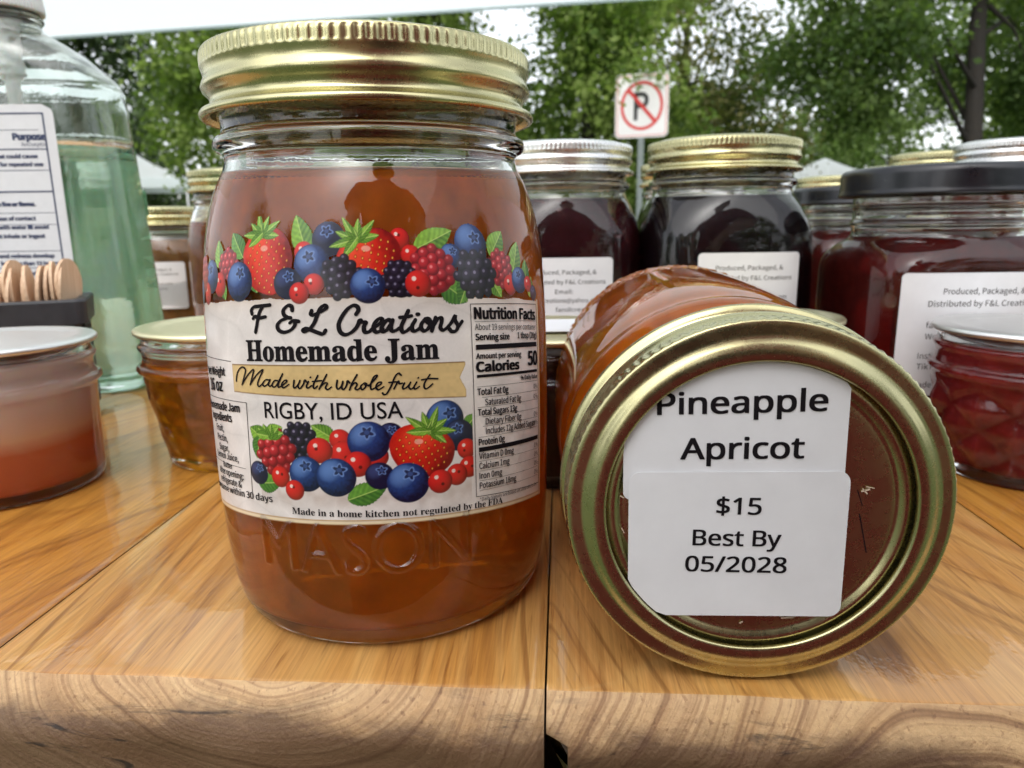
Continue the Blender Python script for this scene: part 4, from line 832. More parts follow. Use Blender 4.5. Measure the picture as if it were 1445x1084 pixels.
main = thing('jam_jar', 'upright glass jar of amber jam with fruit label and gold screw lid', 'jam jar', (0, 0, 0))
g, j = jar_shells(PINT, 100.0, 2.6, 4.4, 720, 'jar_glass', JAM_MAIN, disp=emboss, dense=(17.5, 33, 0.27), n=3)
obj('glass', g, main); jm_o = obj('jam', j, main)
obj('lid_band', BANDS['gold'], main, (0, 0, 0.1139)); obj('lid_disc', DISCS['gold'], main, (0, 0, 0.1139))
keepq = MASK[:-1, :-1] & MASK[1:, :-1] & MASK[:-1, 1:] & MASK[1:, 1:]
idx = np.arange(NU*NV).reshape(NV, NU); q = np.stack([idx[:-1, :-1][keepq], idx[:-1, 1:][keepq], idx[1:, 1:][keepq], idx[1:, :-1][keepq]], 1)
used, inv = np.unique(q.ravel(), return_inverse=True)
PV = wrap(np.stack([GX.ravel()[used], GY.ravel()[used]], 1), 0.22)
m, nt, b = newmat('printed_label'); at = nt.nodes.new('ShaderNodeAttribute'); at.attribute_name = 'print'; nt.links.new(at.outputs['Color'], b.inputs['Base Color'])
setp(b, rough=0.30, coat=0.25, coatr=0.12); co = objco(nt); nn = noise(nt, 55, 3, 0.45, co, 0.8); bump(nt, b, nn.outputs[0], 0.45, 0.0014)
lme = mesh_np('label', PV, inv.reshape(-1, 4), m)
ca = lme.color_attributes.new('print', 'FLOAT_COLOR', 'POINT'); cc = np.ones((len(used), 4), np.float32); cc[:, :3] = np.clip(ART.reshape(-1, 3)[used], 0, 0.85); ca.data.foreach_set('color', cc.ravel())
lab = obj('label', lme, main)
obj('lettering', label_lettering().mesh('lettering', lambda V: wrap(V, 0.34), INK), lab)

# ------------------------------------------------------------------ the jar lying on its side
AX = Vector((0.075, 1.0, 0.008)).normalized()          # from lid to base
LC = Vector((0.0783, -0.0520, 0.0372))
Zl = -AX; Xl = Vector((1, 0, 0)); Xl = (Xl - Zl*Xl.dot(Zl)).normalized(); Yl = Zl.cross(Xl)
lying = thing('jam_jar', 'glass jar lying on its side with gold lid facing out and two price stickers', 'jam jar')
MW = Matrix((Xl, Yl, Zl)).transposed().to_4x4(); MW.translation = LC - Zl*0.1289
lying.matrix_world = MW
def heel(t, r, z, i):
    if 0.0 <= z < 0.034 and r > 0.02:
        w = min(1, (0.034-z)/0.004); a = np.sin(t*46+z*2100)*np.sin(t*29-z*1700) + 0.6*np.sin(t*83+z*900*np.sin(t*7)); return 0.00035*w*a
    return np.zeros_like(t)
JAM_LY = mat_jam('pineapple_apricot_jam', (0.68, 0.195, 0.006), 0.40, deep=(0.95, 0.48, 0.04), rough=0.28)
LYP = [((r*0.955 if z < 92 else r), z) for r, z in PINT]
g, j = jar_shells(LYP, 104, 2.6, 6.0, 288, 'jar_glass', JAM_LY, disp=heel, dense=(3, 34, 0.9), n=3)
obj('glass', g, lying); obj('jam', j, lying)
obj('lid_band', BANDS['gold'], lying, (0, 0, 0.1139)); obj('lid_disc', DISCS['gold'], lying, (0, 0, 0.1139))
def sticker(name, x0, x1, y0, y1, z, rot=0.0, rc=1.5, clip=30.4, parent=None, mat=PAPER):
    P = []
    for cx, cy, a0 in ((x1-rc, y1-rc, 0), (x0+rc, y1-rc, 90), (x0+rc, y0+rc, 180), (x1-rc, y0+rc, 270)):
        for k in range(7): a = R(a0+15*k); P.append((cx+rc*math.cos(a), cy+rc*math.sin(a)))
    Q = []
    for i in range(len(P)):
        a, b_ = np.array(P[i]), np.array(P[(i+1) % len(P)])
        for t in np.linspace(0, 1, 14, endpoint=False): Q.append(a+(b_-a)*t)
    Q = np.array(Q); ca, sa = math.cos(rot), math.sin(rot); Q = np.stack([Q[:, 0]*ca-Q[:, 1]*sa, Q[:, 0]*sa+Q[:, 1]*ca], 1)
    r = np.hypot(Q[:, 0], Q[:, 1]); Q *= np.minimum(1, clip/r)[:, None]; n = len(Q)
    V = np.vstack([np.c_[Q, np.full(n, z)], np.c_[Q, np.full(n, z-0.12)]])/1000
    F = [tuple(range(n))] + [(i+n, (i+1) % n+n, (i+1) % n, i) for i in range(n)]
    me = mesh_np(name, V, F, mat, smooth=False); return obj(name, me, parent)
ZD = 113.9+13.1
st1 = sticker('sticker', -25.6, 15.6, 2.0, 40, ZD+0.85, R(1.0), parent=lying, clip=28.7); st1['label'] = 'upper sticker naming the flavour'
t = Flat(); t.text('Pineapple', -19.6, 18.6, h=4.1, w=30.8, font=SANS, off=0.014, rot=R(1.8)); t.text('Apricot', -15.0, 9.9, h=4.1, w=22.6, font=SANS, off=0.014, rot=R(1.2))
obj('lettering', t.mesh('lettering', lambda V: np.c_[V, np.full(len(V), ZD+0.93)]/1000, INK), st1)
st2 = sticker('sticker', -24.6, 16.6, -22.3, 7.7, ZD+1.25, R(0.9), rc=2.3, parent=lying, clip=28.75); st2['label'] = 'lower sticker with the price and best-by date'
t = Flat(); t.text('$15', -7.9, -0.9, h=3.35, w=8.3, font=SANS, off=0.012); t.text('Best By', -12.1, -7.4, h=3.2, w=16.6, font=SANS, off=0.012); t.text('05/2028', -13.3, -12.9, h=3.2, w=19.2, font=SANS, off=0.012)
obj('lettering', t.mesh('lettering', lambda V: np.c_[V, np.full(len(V), ZD+1.33)]/1000, INK), st2)
t = Flat(); t.line(18.4, 3.8, 19.6, 0.6, 0.16); t.line(19.2, -1.0, 21.2, -9.0, 0.22)
lt = Flat()
for a in ((19.0, 3.6, 20.6, 4.1, .35), (19.2, 4.2, 20.2, 3.1, .25), (19.8, 4.6, 21.4, 4.3, .18), (-25.8, -4.5, -25.2, -5.6, .2), (-26.2, 2.2, -25.4, 1.7, .25), (6, -23.2, 8.5, -23.0, .3), (-2, -24.6, -1.4, -24.1, .3)): lt.line(*a)
LT_ = obj('lint', lt.mesh('lint', lambda V: np.c_[V, np.full(len(V), ZD+0.30)]/1000, mat_simple('wood_fibre', (.62, .50, .38), .9)), lying); LT_['kind'] = 'stuff'
obj('scratch', t.mesh('scratch', lambda V: np.c_[V, np.full(len(V), ZD+0.06)]/1000, INK), lying)

# ------------------------------------------------------------------ jars with back stickers and other jars behind
def flat_label(parent, w, h, zc, yfront, lines, xoff=0.0, rc=2.0, roty=0.0):
    P = []
    for cx, cy, a0 in ((w/2-rc, h/2-rc, 0), (-w/2+rc, h/2-rc, 90), (-w/2+rc, -h/2+rc, 180), (w/2-rc, -h/2+rc, 270)):
        for k in range(7): a = R(a0+15*k); P.append((cx+rc*math.cos(a), cy+rc*math.sin(a)))
    ys = sorted(set([round(p[1], 4) for p in P])); V = []; F = []; xs = np.linspace(-1, 1, 25)
    f = yfront if callable(yfront) else (lambda x, z: yfront)
    for y in ys:
        m_ = max(p[0] for p in P if abs(p[1]-y) < 1e-3)
        for x in xs: V.append((x*m_+xoff, -f(x*m_+xoff, y+zc)-0.25, y+zc))
    for i in range(len(ys)-1):
        for k in range(24): F.append((i*25+k, i*25+k+1, (i+1)*25+k+1, (i+1)*25+k))
    l = obj('sticker', mesh_np('sticker', np.array(V)/1000, F, PAPER), parent)
    t = Flat()
    for s, x, y, hh, ww, al in lines: t.text(s, x+xoff, y+zc, h=hh, w=ww, align=al, font=F_INTER)
    def fn(V):
        return np.stack([V[:, 0], [-f(a, b_)-0.37 for a, b_ in V], V[:, 1]], 1)/1000
    obj('lettering', t.mesh('lettering', fn, INK), l)
    return l
def superell(r, n): return lambda x, z: r*max(0.0, 1-abs(x/r)**n)**(1.0/n)
ADDR = [('Produced, Packaged, &', 0, 14.2, 2.0, 31.0, 'C'), ('Distributed by F&L Creations', 0, 9.6, 2.0, 40.0, 'C'), ('Email:', 0, 5.0, 2.0, 8.5, 'C'), ('creations@yahoo.com', 3.5, 0.8, 2.0, 29, 'C'), ('fandlcreations', 6.5, -3.6, 2.0, 21, 'C')]

def pint_jar(label, loc, jmat, lid='gold', level=97, hs=1.0, nexp=None, rotz=0.0, wall=2.4, cat='jam jar', rs=1.0, group=None, seg=128, **k):
    t = thing('jam_jar', label, cat, loc, (0, 0, rotz), group)
    P = scaled(PINT, rs, hs)
    g, j = jar_shells(P, level*hs, wall, 5.0, seg, 'jar_glass', jmat, nexp=nexp, n=3)
    obj('glass', g, t); obj('jam', j, t)
    b_ = obj('lid_band', BANDS[lid], t, (0, 0, 0.1139*hs+0.0145*(hs-1))); d = obj('lid_disc', DISCS[lid], t, (0, 0, 0.1139*hs+0.0145*(hs-1)))
    if rs != 1: b_.scale = (rs, rs, 1); d.scale = (rs, rs, 1)
    return t
J_BLACK = mat_jam('blackberry_jam', (0.006, 0.002, 0.004), 0.05, deep=(0.2, 0.02, 0.04))
J_PURPLE = mat_jam('berry_jam', (0.035, 0.004, 0.007), 0.10, deep=(0.4, 0.03, 0.05), chunks=(0.24, 0.03, 0.03))
J_RED = mat_jam('red_jelly', (0.105, 0.010, 0.008), 0.30, deep=(0.55, 0.04, 0.03))
J_REDQ = mat_jam('strawberry_jam', (0.30, 0.030, 0.032), 0.22, deep=(0.55, 0.04, 0.04), chunks=(0.30, 0.02, 0.015))
J_TAN = mat_jam('apple_butter', (0.27, 0.125, 0.035), 0.10)
J_AMBER = mat_jam('amber_jelly', (0.42, 0.15, 0.008), 0.58, deep=(0.92, 0.55, 0.06))
J_ORANGE = mat_jam('peach_jam', (0.42, 0.14, 0.05), 0.25)
J_REFLECT = mat_jam('red_jelly_painted_reflection', (0.5, 0.2, 0.1), 0.22, deep=(0.8, 0.45, 0.3), grad=[(0.0, (0.62, 0.13, 0.045)), (0.34, (0.66, 0.16, 0.06)), (0.42, (0.86, 0.50, 0.30)), (0.56, (0.84, 0.60, 0.49)), (0.75, (0.76, 0.62, 0.57))])  # red jelly; paler upper stops paint the glass reflection into its colour
J_PLUM = mat_jam('plum_jam', (0.060, 0.022, 0.028), 0.12)

sj = pint_jar('dark berry jam jar with silver screw lid, right behind the upright jar', (0.0600, 0.2100, 0), J_PURPLE, 'silver', 100, nexp=(3.2, 86, 102), seg=160)
flat_label(sj, 47, 44, 52.5, superell(40.8, 3.2), ADDR, xoff=-1.0)
gj = pint_jar('nearly black jam jar with gold screw lid and white address sticker', (0.1395, 0.1950, 0), J_BLACK, 'gold', 101, 1.0, nexp=(3.4, 86, 102), seg=160)
flat_label(gj, 47, 44, 54.5, superell(40.8, 3.4), ADDR[:2] + [('creations@yahoo.com', 3.5, 0.8, 2.0, 29, 'C')], xoff=3.0)
pint_jar('gold lidded dark jar peeking between the silver lid and the larger gold lid', (0.1620, 0.3360, 0), J_BLACK, 'gold', 97, 1.0)
pint_jar('orange jam jar with gold lid just left of the upright jar shoulder', (-0.154, 0.359, 0), J_ORANGE, 'gold', 92, 1.0)
wj = pint_jar('wide gold lidded jar of tan spread behind the green bottle', (-0.262, 0.470, 0), J_TAN, 'gold', 96, 0.83, rs=1.16, nexp=(3.0, 70, 86))
flat_label(wj, 50, 38, 44, superell(47.2, 3.0), [('Produced, Packaged, &', 0, 12, 1.9, 31, 'C'), ('Distributed by F&L Creations', 0, 8.3, 1.9, 40, 'C'), ('Email:', 0, 4.5, 1.9, 8, 'C'), ('creations@yahoo.com', 0, 0.6, 1.9, 30, 'C'), ('fandlcreations', 0, -3.4, 1.9, 22, 'C')], xoff=6)
pint_jar('dark jar with pale gold lid far back behind the small black lid', (0.346, 0.530, 0), J_BLACK, 'gold', 97, 1.0)
pint_jar('tall dark jar with smooth pale gold lid just left of the ridged gold lid', (0.440, 0.600, 0), J_BLACK, 'gold', 97, 1.10)
pint_jar('tall dark jar with ridged pale gold lid beside the far right silver lid', (0.376, 0.416, 0), J_PURPLE, 'gold', 97, 1.085)
pint_jar('tall dark jar with silver ridged lid behind the big black lid, far right', (0.3755, 0.328, 0), J_RED, 'silver', 97, 1.085)

def square_jar(label, loc, jmat, group=None):
    t = thing('square_jam_jar', label, 'jam jar', loc, (0, 0, 0), group)
    g, j = jar_shells(scaled(SQUAREWIDE, 1, 0.962), 82.5, 2.6, 5.0, 192, 'jar_glass', jmat, nexp=(6.0, 71, 83), n=3)
    obj('glass', g, t); obj('jam', j, t); obj('lid', cap_mesh('lid', BLACKLID, 43.0, 11.8), t, (0, 0, 0.1003)); return t
bj = square_jar('large square jar of red jelly with shiny black lid and white address sticker', (0.226, 0.151, 0), J_RED)
flat_label(bj, 72, 50, 44.5, superell(41.2, 6.0), [('Produced, Packaged, &', -4, 16.5, 2.3, 33, 'C'), ('Distributed by F&L Creations', -4, 11.6, 2.3, 44, 'C'), ('fandlcreations@yahoo.com', -26, 3.0, 2.3, 42, 'L'), ('Website: fandlcreations', -26, -1.6, 2.3, 36, 'L'),
           ('Instagram: fandlcreations', -28, -9.6, 2.3, 38, 'L'), ('TikTok: fandlcreations', -28, -14.0, 2.3, 34, 'L'), ('Made in a home kitchen', -29, -21.6, 2.3, 34, 'L')], xoff=0.5)
square_jar('square red jelly jar with black lid, behind and left of the large one', (0.279, 0.346, 0), J_RED)

def quilt(A=0.0011, N=11, z0=0.004, z1=0.034):
    def d(t, r, z, i):
        if z < z0 or z > z1 or r < 0.02: return np.zeros_like(t)
        u = t*N/(2*np.pi); v = (z-z0)/(z1-z0)*2.0; p = (u+v/1.0) % 1; q_ = (u-v/1.0) % 1
        h = 1-2*np.maximum(np.abs(p-.5), np.abs(q_-.5)); w = min(1, (z-z0)/0.003, (z1-z)/0.003); return A*w*(h-0.5)
    return d
def small_jar(label, loc, jmat, lid, P=QUARTER, level=40, rotz=0.0, qd=None, name='small_jam_jar'):
    t = thing(name, label, 'jam jar', loc, (0, 0, rotz))
    A = [(r, z) for r, z in P]
    g, j = jar_shells(A, level, 2.0, 4.0, 264, 'jar_glass', jmat, disp=qd, dense=None if qd is None else (5, 34, 0.7), n=4, jdisp=qd)
    obj('glass', g, t); obj('jam', j, t); obj('lid', BARE[lid], t, (0, 0, 0.0527)); return t
small_jar('low straight jar of red jelly, pale reflection painted above, flat silver lid, left edge', (-0.1515, 0.0735, 0), J_REFLECT, 'silver', STRAIGHT, 47)
small_jar('small amber jelly jar with flat gold lid left of the upright jar', (-0.079, 0.108, 0), J_AMBER, 'gold', QUARTER, 41, qd=quilt(0.0005, 12))
rq = small_jar('small quilted glass jar of dark red jam with flat silver lid at the right edge', (0.2205, 0.0725, 0), J_REDQ, 'silver', [(r+(1.5 if z < 30 else 0), z) for r, z in QUARTER], 47, 0.1, quilt(0.0024, 9))
lm = boxes_mesh('sticker', [(-0.004, 0.026, -0.024, -0.008, 0.0540, 0.0542)], PAPER); s_ = obj('sticker', lm, rq)
t = Flat(); t.text('Strawberry', 2, -15.5, h=2.0, w=16, font=None); obj('lettering', t.mesh('lettering', lambda V: np.c_[V, np.full(len(V), 54.26)]/1000, INK), s_)
pj = small_jar('small plum coloured jam jar with white lid sticker between the upright and lying jars', (0.047, 0.0855, 0), J_PLUM, 'gold', QUARTER, 46)
lm = boxes_mesh('sticker', [(-0.024, 0.024, -0.016, 0.016, 0.0540, 0.0542)], PAPER); obj('sticker', lm, pj)
small_jar('small dark jam jar with flat gold lid tucked behind the lying jar', (0.131, 0.112, 0), J_PLUM, 'gold', QUARTER, 46)

# ------------------------------------------------------------------ sanitizer bottle
bot = thing('sanitizer_bottle', 'large clear pump bottle half full of green hand gel with a drug facts label', 'bottle', (-0.236, 0.247, 0), (0, 0, R(-2)))
BP = [(0, 2), (40, 1.5), (58, 0.0), (66, 1.5), (69.5, 6), (70, 14), (70, 60), (69.5, 120), (69, 158), (67.5, 165), (62, 171), (48, 179), (32, 187), (21, 193), (17.5, 196), (17.3, 199), (18.4, 200), (18.4, 201.5), (17, 202.5), (16.5, 214)]
A = smooth_profile(BP, None, 3); A[A[:, 1] < 0, 1] = 0
LVL = 127.0; fb = lambda z: np.interp(z, A[10:, 1], A[10:, 0])
inner = [(fb(z)-1.6, z) for z in [214, 206, 200, 196, 193, 188, 184, 180, 176, 172, 168, 162, 150, 140, LVL]]
rows = [(r, z) for r, z in A] + [(15.2, 214.4)] + inner + [(30, LVL), (0, LVL)]
def bne(z): return 3.4 if z < 166 else max(2.0, 3.4-(z-166)/20)
def bsy(z): t = min(1, max(0, (z-166)/30)); return 0.48*(1-t)+t
def bottle_mesh(name, rows, mat, seg=160):
    me = lathe(name, [((r*(0.915-0.105*min(1, z/160)) if z < 175 else r*(0.81+0.19*min(1, (z-175)/15)))/1000, z/1000) for r, z in rows], mat, seg, None, [bne(z) for r, z in rows])
    n = len(me.vertices); co_ = np.zeros(n*3, np.float32); me.vertices.foreach_get('co', co_); co_ = co_.reshape(-1, 3)
    t = np.clip((co_[:, 2]*1000-166)/30, 0, 1); co_[:, 1] *= 0.48*(1-t)+t; me.vertices.foreach_set('co', co_.ravel()); me.update(); return me
obj('shell', bottle_mesh('shell', rows, PLASTIC), bot)
m, nt, b = newmat('green_gel'); setp(b, base=(0.50, 0.76, 0.56), rough=0.3, sss=0.3, ssss=0.01, spec=0.1)
rf = nt.nodes.new('ShaderNodeBsdfRefraction'); rf.inputs['IOR'].default_value = 1.0; rf.inputs['Roughness'].default_value = 0.16; rf.inputs['Color'].default_value = (0.88, 0.985, 0.91, 1)
mx = nt.nodes.new('ShaderNodeMixShader'); mx.inputs[0].default_value = 0.66; nt.links.new(b.outputs[0], mx.inputs[1]); nt.links.new(rf.outputs[0], mx.inputs[2]); nt.links.new(mx.outputs[0], nt.nodes['Material Output'].inputs['Surface'])
jr = [(0, 4.0), (40, 4.0), (60, 4.2), (66, 8)] + [(fb(z)-1.6, z) for z in (14, 30, 60, 90, 115, LVL+0.3)] + [(30, LVL+0.3), (0, LVL+0.3)]
obj('gel', bottle_mesh('gel', jr, m, 96), bot)
# pump: ribbed collar, stem, dip tube
def col_d(t, r, z, i): return np.where(r > 0.0165, 0.00025*np.cos(t*60), 0.0)+0*t
obj('pump_collar', lathe('pump_collar', [(r/1000, z/1000) for r, z in [(17.2, 204), (19.3, 204), (19.6, 205), (19.4, 208), (18.9, 212), (18.7, 221), (18.4, 224), (16, 226.5), (9, 227), (8.5, 229), (8.5, 240), (6, 241), (5, 262), (9, 263), (11, 265), (11, 272), (9, 274), (0, 274)]], WHITEPL, 240, col_d), bot)
obj('nozzle', tube_mesh('nozzle', [(0, -0.006, 0.268), (0.0, -0.03, 0.268), (0.0, -0.045, 0.264), (0, -0.050, 0.258)], [0.0055, 0.005, 0.0045, 0.004], WHITEPL, 14), bot)
obj('pump_body', lathe('pump_body', [(r/1000, z/1000) for r, z in [(0, 152), (3.4, 152), (3.6, 166), (5.2, 169), (5.4, 174), (6.8, 175), (7.0, 178), (6.0, 180), (6.4, 196), (8.8, 198), (9, 203), (0, 203)]], WHITEPL, 32), bot)
obj('dip_tube', tube_mesh('dip_tube', [(0, 0, 0.153), (0, 0.003, 0.10), (0.004, 0.006, 0.05), (0.008, 0.006, 0.008)], [0.0026]*4, WHITEPL, 12), bot)
def bfront(x, z): return 0.48*superell(60.0, 3.4)(x, z)*1.06
LBLM = mat_simple('pale_label_film', (0.66, 0.68, 0.70), 0.4, nscale=200, namp=0.03)
NAVY = mat_simple('navy_ink', (0.030, 0.045, 0.11), 0.55)
P_ = []
x0, x1, y0, y1, rc = -44, 37.5, 18, 153, 5
nyy = 20; V = []; F = []
ys = list(np.linspace(y0, y1, 60)); xs = np.linspace(0, 1, 40)
for y in ys:
    e = min(y-y0, y1-y); ins = 0 if e > rc else rc-math.sqrt(max(0, rc*rc-(rc-e)**2))
    for x in xs: xx = x0+ins+(x1-x0-2*ins)*x; V.append((xx, -bfront(xx, y)-0.25, y))
for i in range(len(ys)-1):
    for k in range(39): F.append((i*40+k, i*40+k+1, (i+1)*40+k+1, (i+1)*40+k))
lb_ = obj('label', mesh_np('label', np.array(V)/1000, F, LBLM), bot)
t = Flat(); ux = 32.5
for yy, w in ((150.5, .8), (133, .6), (122.5, .35), (101.0, .25), (111.8, .8), (95, .25), (81.3, .3), (72.5, .3), (62.5, .7), (47.5, .7), (37, .8)): t.line(-41, yy-2, ux, yy-2, w, 10)
t.line(-41, 140.5, ux-3, 140.5, .25, 10); t.line(ux, 148.9, ux, 22, .8, 1)
LN = [('Purpose', 34.5, 137.6, 3.2, .03), ('Antiseptic', 34.5, 134.4, 2.0, .0)]
for s, u, v, h, o_ in LN: t.text(s, u-2, v-2, h=h, align='R', off=o_)
for s, v in (('to decrease germs on the skin that could cause', 128.6), ('for repeated use', 124.6), ('Keep away from fire or flame.', 104.6), ('keep out of eyes. In case of contact', 97.3), ('rinse eyes with water ■ avoid', 91.8+1), ('do not inhale or ingest', 88.2), ('if ■ irritation and redness develop', 77.9), ('for more than 72 hours', 74.0),
             ('of children. If swallowed, get medical help or', 68.7), ('Poison Control Center right away', 64.5), ('hands thoroughly with product and allow to', 58.4), ('for children under 6, use only under adult', 54.0), ('not recommended for infants', 49.5), ('Other information ■ do not store above 105°F ■ may', 43.1), ('■ harmful to wood finishes and plastics', 39.0),
             ('Ingredients water, aloe barbadensis leaf juice,', 32.6), ('glycerin, glycol, isopropyl myristate, tocopheryl', 28.4), ('acetate, acrylates copolymer', 24.2)):
    t.text(s, ux-2.5-(v*7.3 % 9), v-2, h=1.9, w=min(64, 1.38*len(s)), off=0.02 if v not in (32.6, 104.6) else .04, align='R')
obj('lettering', t.mesh('lettering', lambda V: np.stack([V[:, 0], [-bfront(a, 50)-0.40 for a in V[:, 0]], V[:, 1]], 1)/1000, NAVY), lb_)
PALEINK = mat_simple('pale_green_print', (0.45, 0.80, 0.55), 0.5)
t = Flat(); t.text('germ', 57, 102, h=13, w=48, align='R', mirror=True, off=0.02); t.text('ALOE', 60, 84, h=6, w=44, align='R', mirror=True)
for s, v, h in (('WITH ALOE', 70, 4.2), ('KILLS GERMS', 63, 4.2), ('ON HANDS', 56, 4.2)): t.text(s, 60, v, h=h, align='R', mirror=True, off=.01)
t.line(20, 98, 36, 88, .8); t.line(36, 88, 52, 98, .8)
obj('back_print', t.mesh('back_print', lambda V: np.stack([V[:, 0], [bfront(min(a, 66), 50)+0.2 for a in V[:, 0]], V[:, 1]], 1)/1000, PALEINK), bot)

# ------------------------------------------------------------------ grey tray with wooden tasting spoons
TA = R(24)
tray = thing('spoon_tray', 'dark grey ribbed plastic tray holding wooden tasting spoons', 'tray', (-0.166, 0.163, 0), (0, 0, TA))
TL, TD, TH = 0.21, 0.044, 0.0585
def rring(x0, x1, y0, y1, z, rc=0.004, n=5):
    out = []
    for cx, cy, a0 in ((x1-rc, y1-rc, 0), (x0+rc, y1-rc, 90), (x0+rc, y0+rc, 180), (x1-rc, y0+rc, 270)):
        for k in range(n): a = R(a0+90*k/(n-1)); out.append((cx+rc*math.cos(a), cy+rc*math.sin(a), z))
    return out
def loft(name, rings, mat, cap0=True, cap1=False, smooth=False):
    n = len(rings[0]); V = [p for r_ in rings for p in r_]; F = []
    for i in range(len(rings)-1):
        for k in range(n): F.append((i*n+k, i*n+(k+1) % n, (i+1)*n+(k+1) % n, (i+1)*n+k))
    if cap0: F.append(tuple(range(n))[::-1])
    if cap1: F.append(tuple((len(rings)-1)*n+k for k in range(n)))
    return mesh_np(name, V, F, mat, smooth=smooth)
obj('box', loft('box', [rring(-TL+.006, -.006, .006, TD-.006, 0), rring(-TL+.003, -.003, .003, TD-.003, TH-.010), rring(-TL+.003, -.003, .003, TD-.003, TH-.002), rring(-TL+.005, -.005, .005, TD-.005, TH-.002), rring(-TL+.007, -.007, .007, TD-.007, .003)], DARKPL, True, True), tray)
obj('rim', loft('rim', [rring(-TL, 0, 0, TD, TH-.0115), rring(-TL-.0005, .0005, -.0005, TD+.0005, TH-.001), rring(-TL, 0, 0, TD, TH), rring(-TL+.004, -.004, .004, TD-.004, TH), rring(-TL+.0045, -.0045, .0045, TD-.0045, TH-.002), rring(-TL+.003, -.003, .003, TD-.003, TH-.0115), rring(-TL, 0, 0, TD, TH-.0115)], DARKPL, False), tray)
rb = [(x, x+.0012, .0018, .0036, .004, TH-.0125) for x in np.arange(-TL+.008, -.006, .003)]
rb2 = [(-.0036, -.0018, y, y+.0012, .004, TH-.0125) for y in np.arange(.007, TD-.007, .003)]
r_o = obj('ribbing', boxes_mesh('ribbing', rb+rb2, DARKPL), tray)
GREYTR = mat_simple('mid_grey_plastic', (0.10, 0.105, 0.115), 0.4)
obj('grip_recess', tube_mesh('grip_recess', [(-.054, -.0007, TH-.0005), (-.052, -.0007, TH-.0035), (-.036, -.0007, TH-.0035), (-.034, -.0007, TH-.0005)], [.0005]*4, GREYTR, 8), tray)
m, nt, b = newmat('birch_wood'); setp(b, rough=0.6); co = objco(nt); n = noise(nt, 1.0, 5, 0.6, mapping(nt, co, (400, 900, 40)))
nt.links.new(ramp(nt, n.outputs[0], [(0.3, (0.60, 0.39, 0.24)), (0.7, (0.78, 0.57, 0.39))]), b.inputs['Base Color']); bump(nt, b, n.outputs[0], 0.3, 0.0004); BIRCH = m
def spoon_mesh():
    P = []; n = 14
    for k in range(n+1):
        a = math.pi*(-0.12) + (math.pi*1.24)*k/n; P.append((0.0095*math.cos(a), 0.0575+0.0125*math.sin(a)))
    P += [(-0.0050, 0.046), (-0.0042, 0.036), (-0.0042, 0.004), (0, 0.002), (0.0042, 0.004), (0.0042, 0.036), (0.0050, 0.046)]
    n = len(P); t_ = 0.0007
    V = [(-t_, y*0.97, z) for y, z in P] + [(-t_*1.0, y, z-.0003) for y, z in P]+[(t_, y, z-.0003) for y, z in P] + [(t_, y*0.97, z) for y, z in P]
    V = [(x+0.0012*math.sin(max(0, z-0.045)*60), y, z) for x, y, z in V]
    F = [tuple(range(n))[::-1], tuple(3*n+k for k in range(n))]
    for j in range(3):
        for k in range(n): F.append((j*n+k, j*n+(k+1) % n, (j+1)*n+(k+1) % n, (j+1)*n+k))
    me = mesh_np('tasting_spoon', V, F, BIRCH, smooth=False); return me
SP = spoon_mesh(); cth, sth = math.cos(TA), math.sin(TA)
NS = 26; rs_ = np.random.default_rng(5)
for k in range(NS):
    lx = -0.0080 - k*0.0023 - (0.0015 if k > 0 else 0) - (0.002 if k > 8 else 0); ly = TD/2 - 0.004 + rs_.uniform(-.002, .002); hz = 0.0010 + ([0.0055, 0.005, 0.0045, 0.0035, 0.004, 0.0035, 0.002, 0.0025, 0.0055, 0.0005]+[0]*20)[k] + rs_.uniform(-.0006, .0006)
    o = bpy.data.objects.new('tasting_spoon', SP); link(o)
    o.location = (-0.166 + lx*cth - ly*sth, 0.163 + lx*sth + ly*cth, hz)
    o.rotation_euler = (rs_.uniform(-.04, .04), rs_.uniform(-0.10, 0.06) + (0.05 if k in (0, 1) else 0), TA + rs_.uniform(-.05, .05) - 0.10 - (0.35 if k in (0, 8) else 0))
    lab_ = {0: 'wooden tasting spoon at the right end of the row, its flat face showing', 8: 'wooden tasting spoon standing taller mid-row with its face turned'}.get(k, 'thin wooden tasting spoon standing edge-on in the grey tray')
    tag(o, lab_, 'spoon', 'wooden tasting spoons standing in the grey tray')


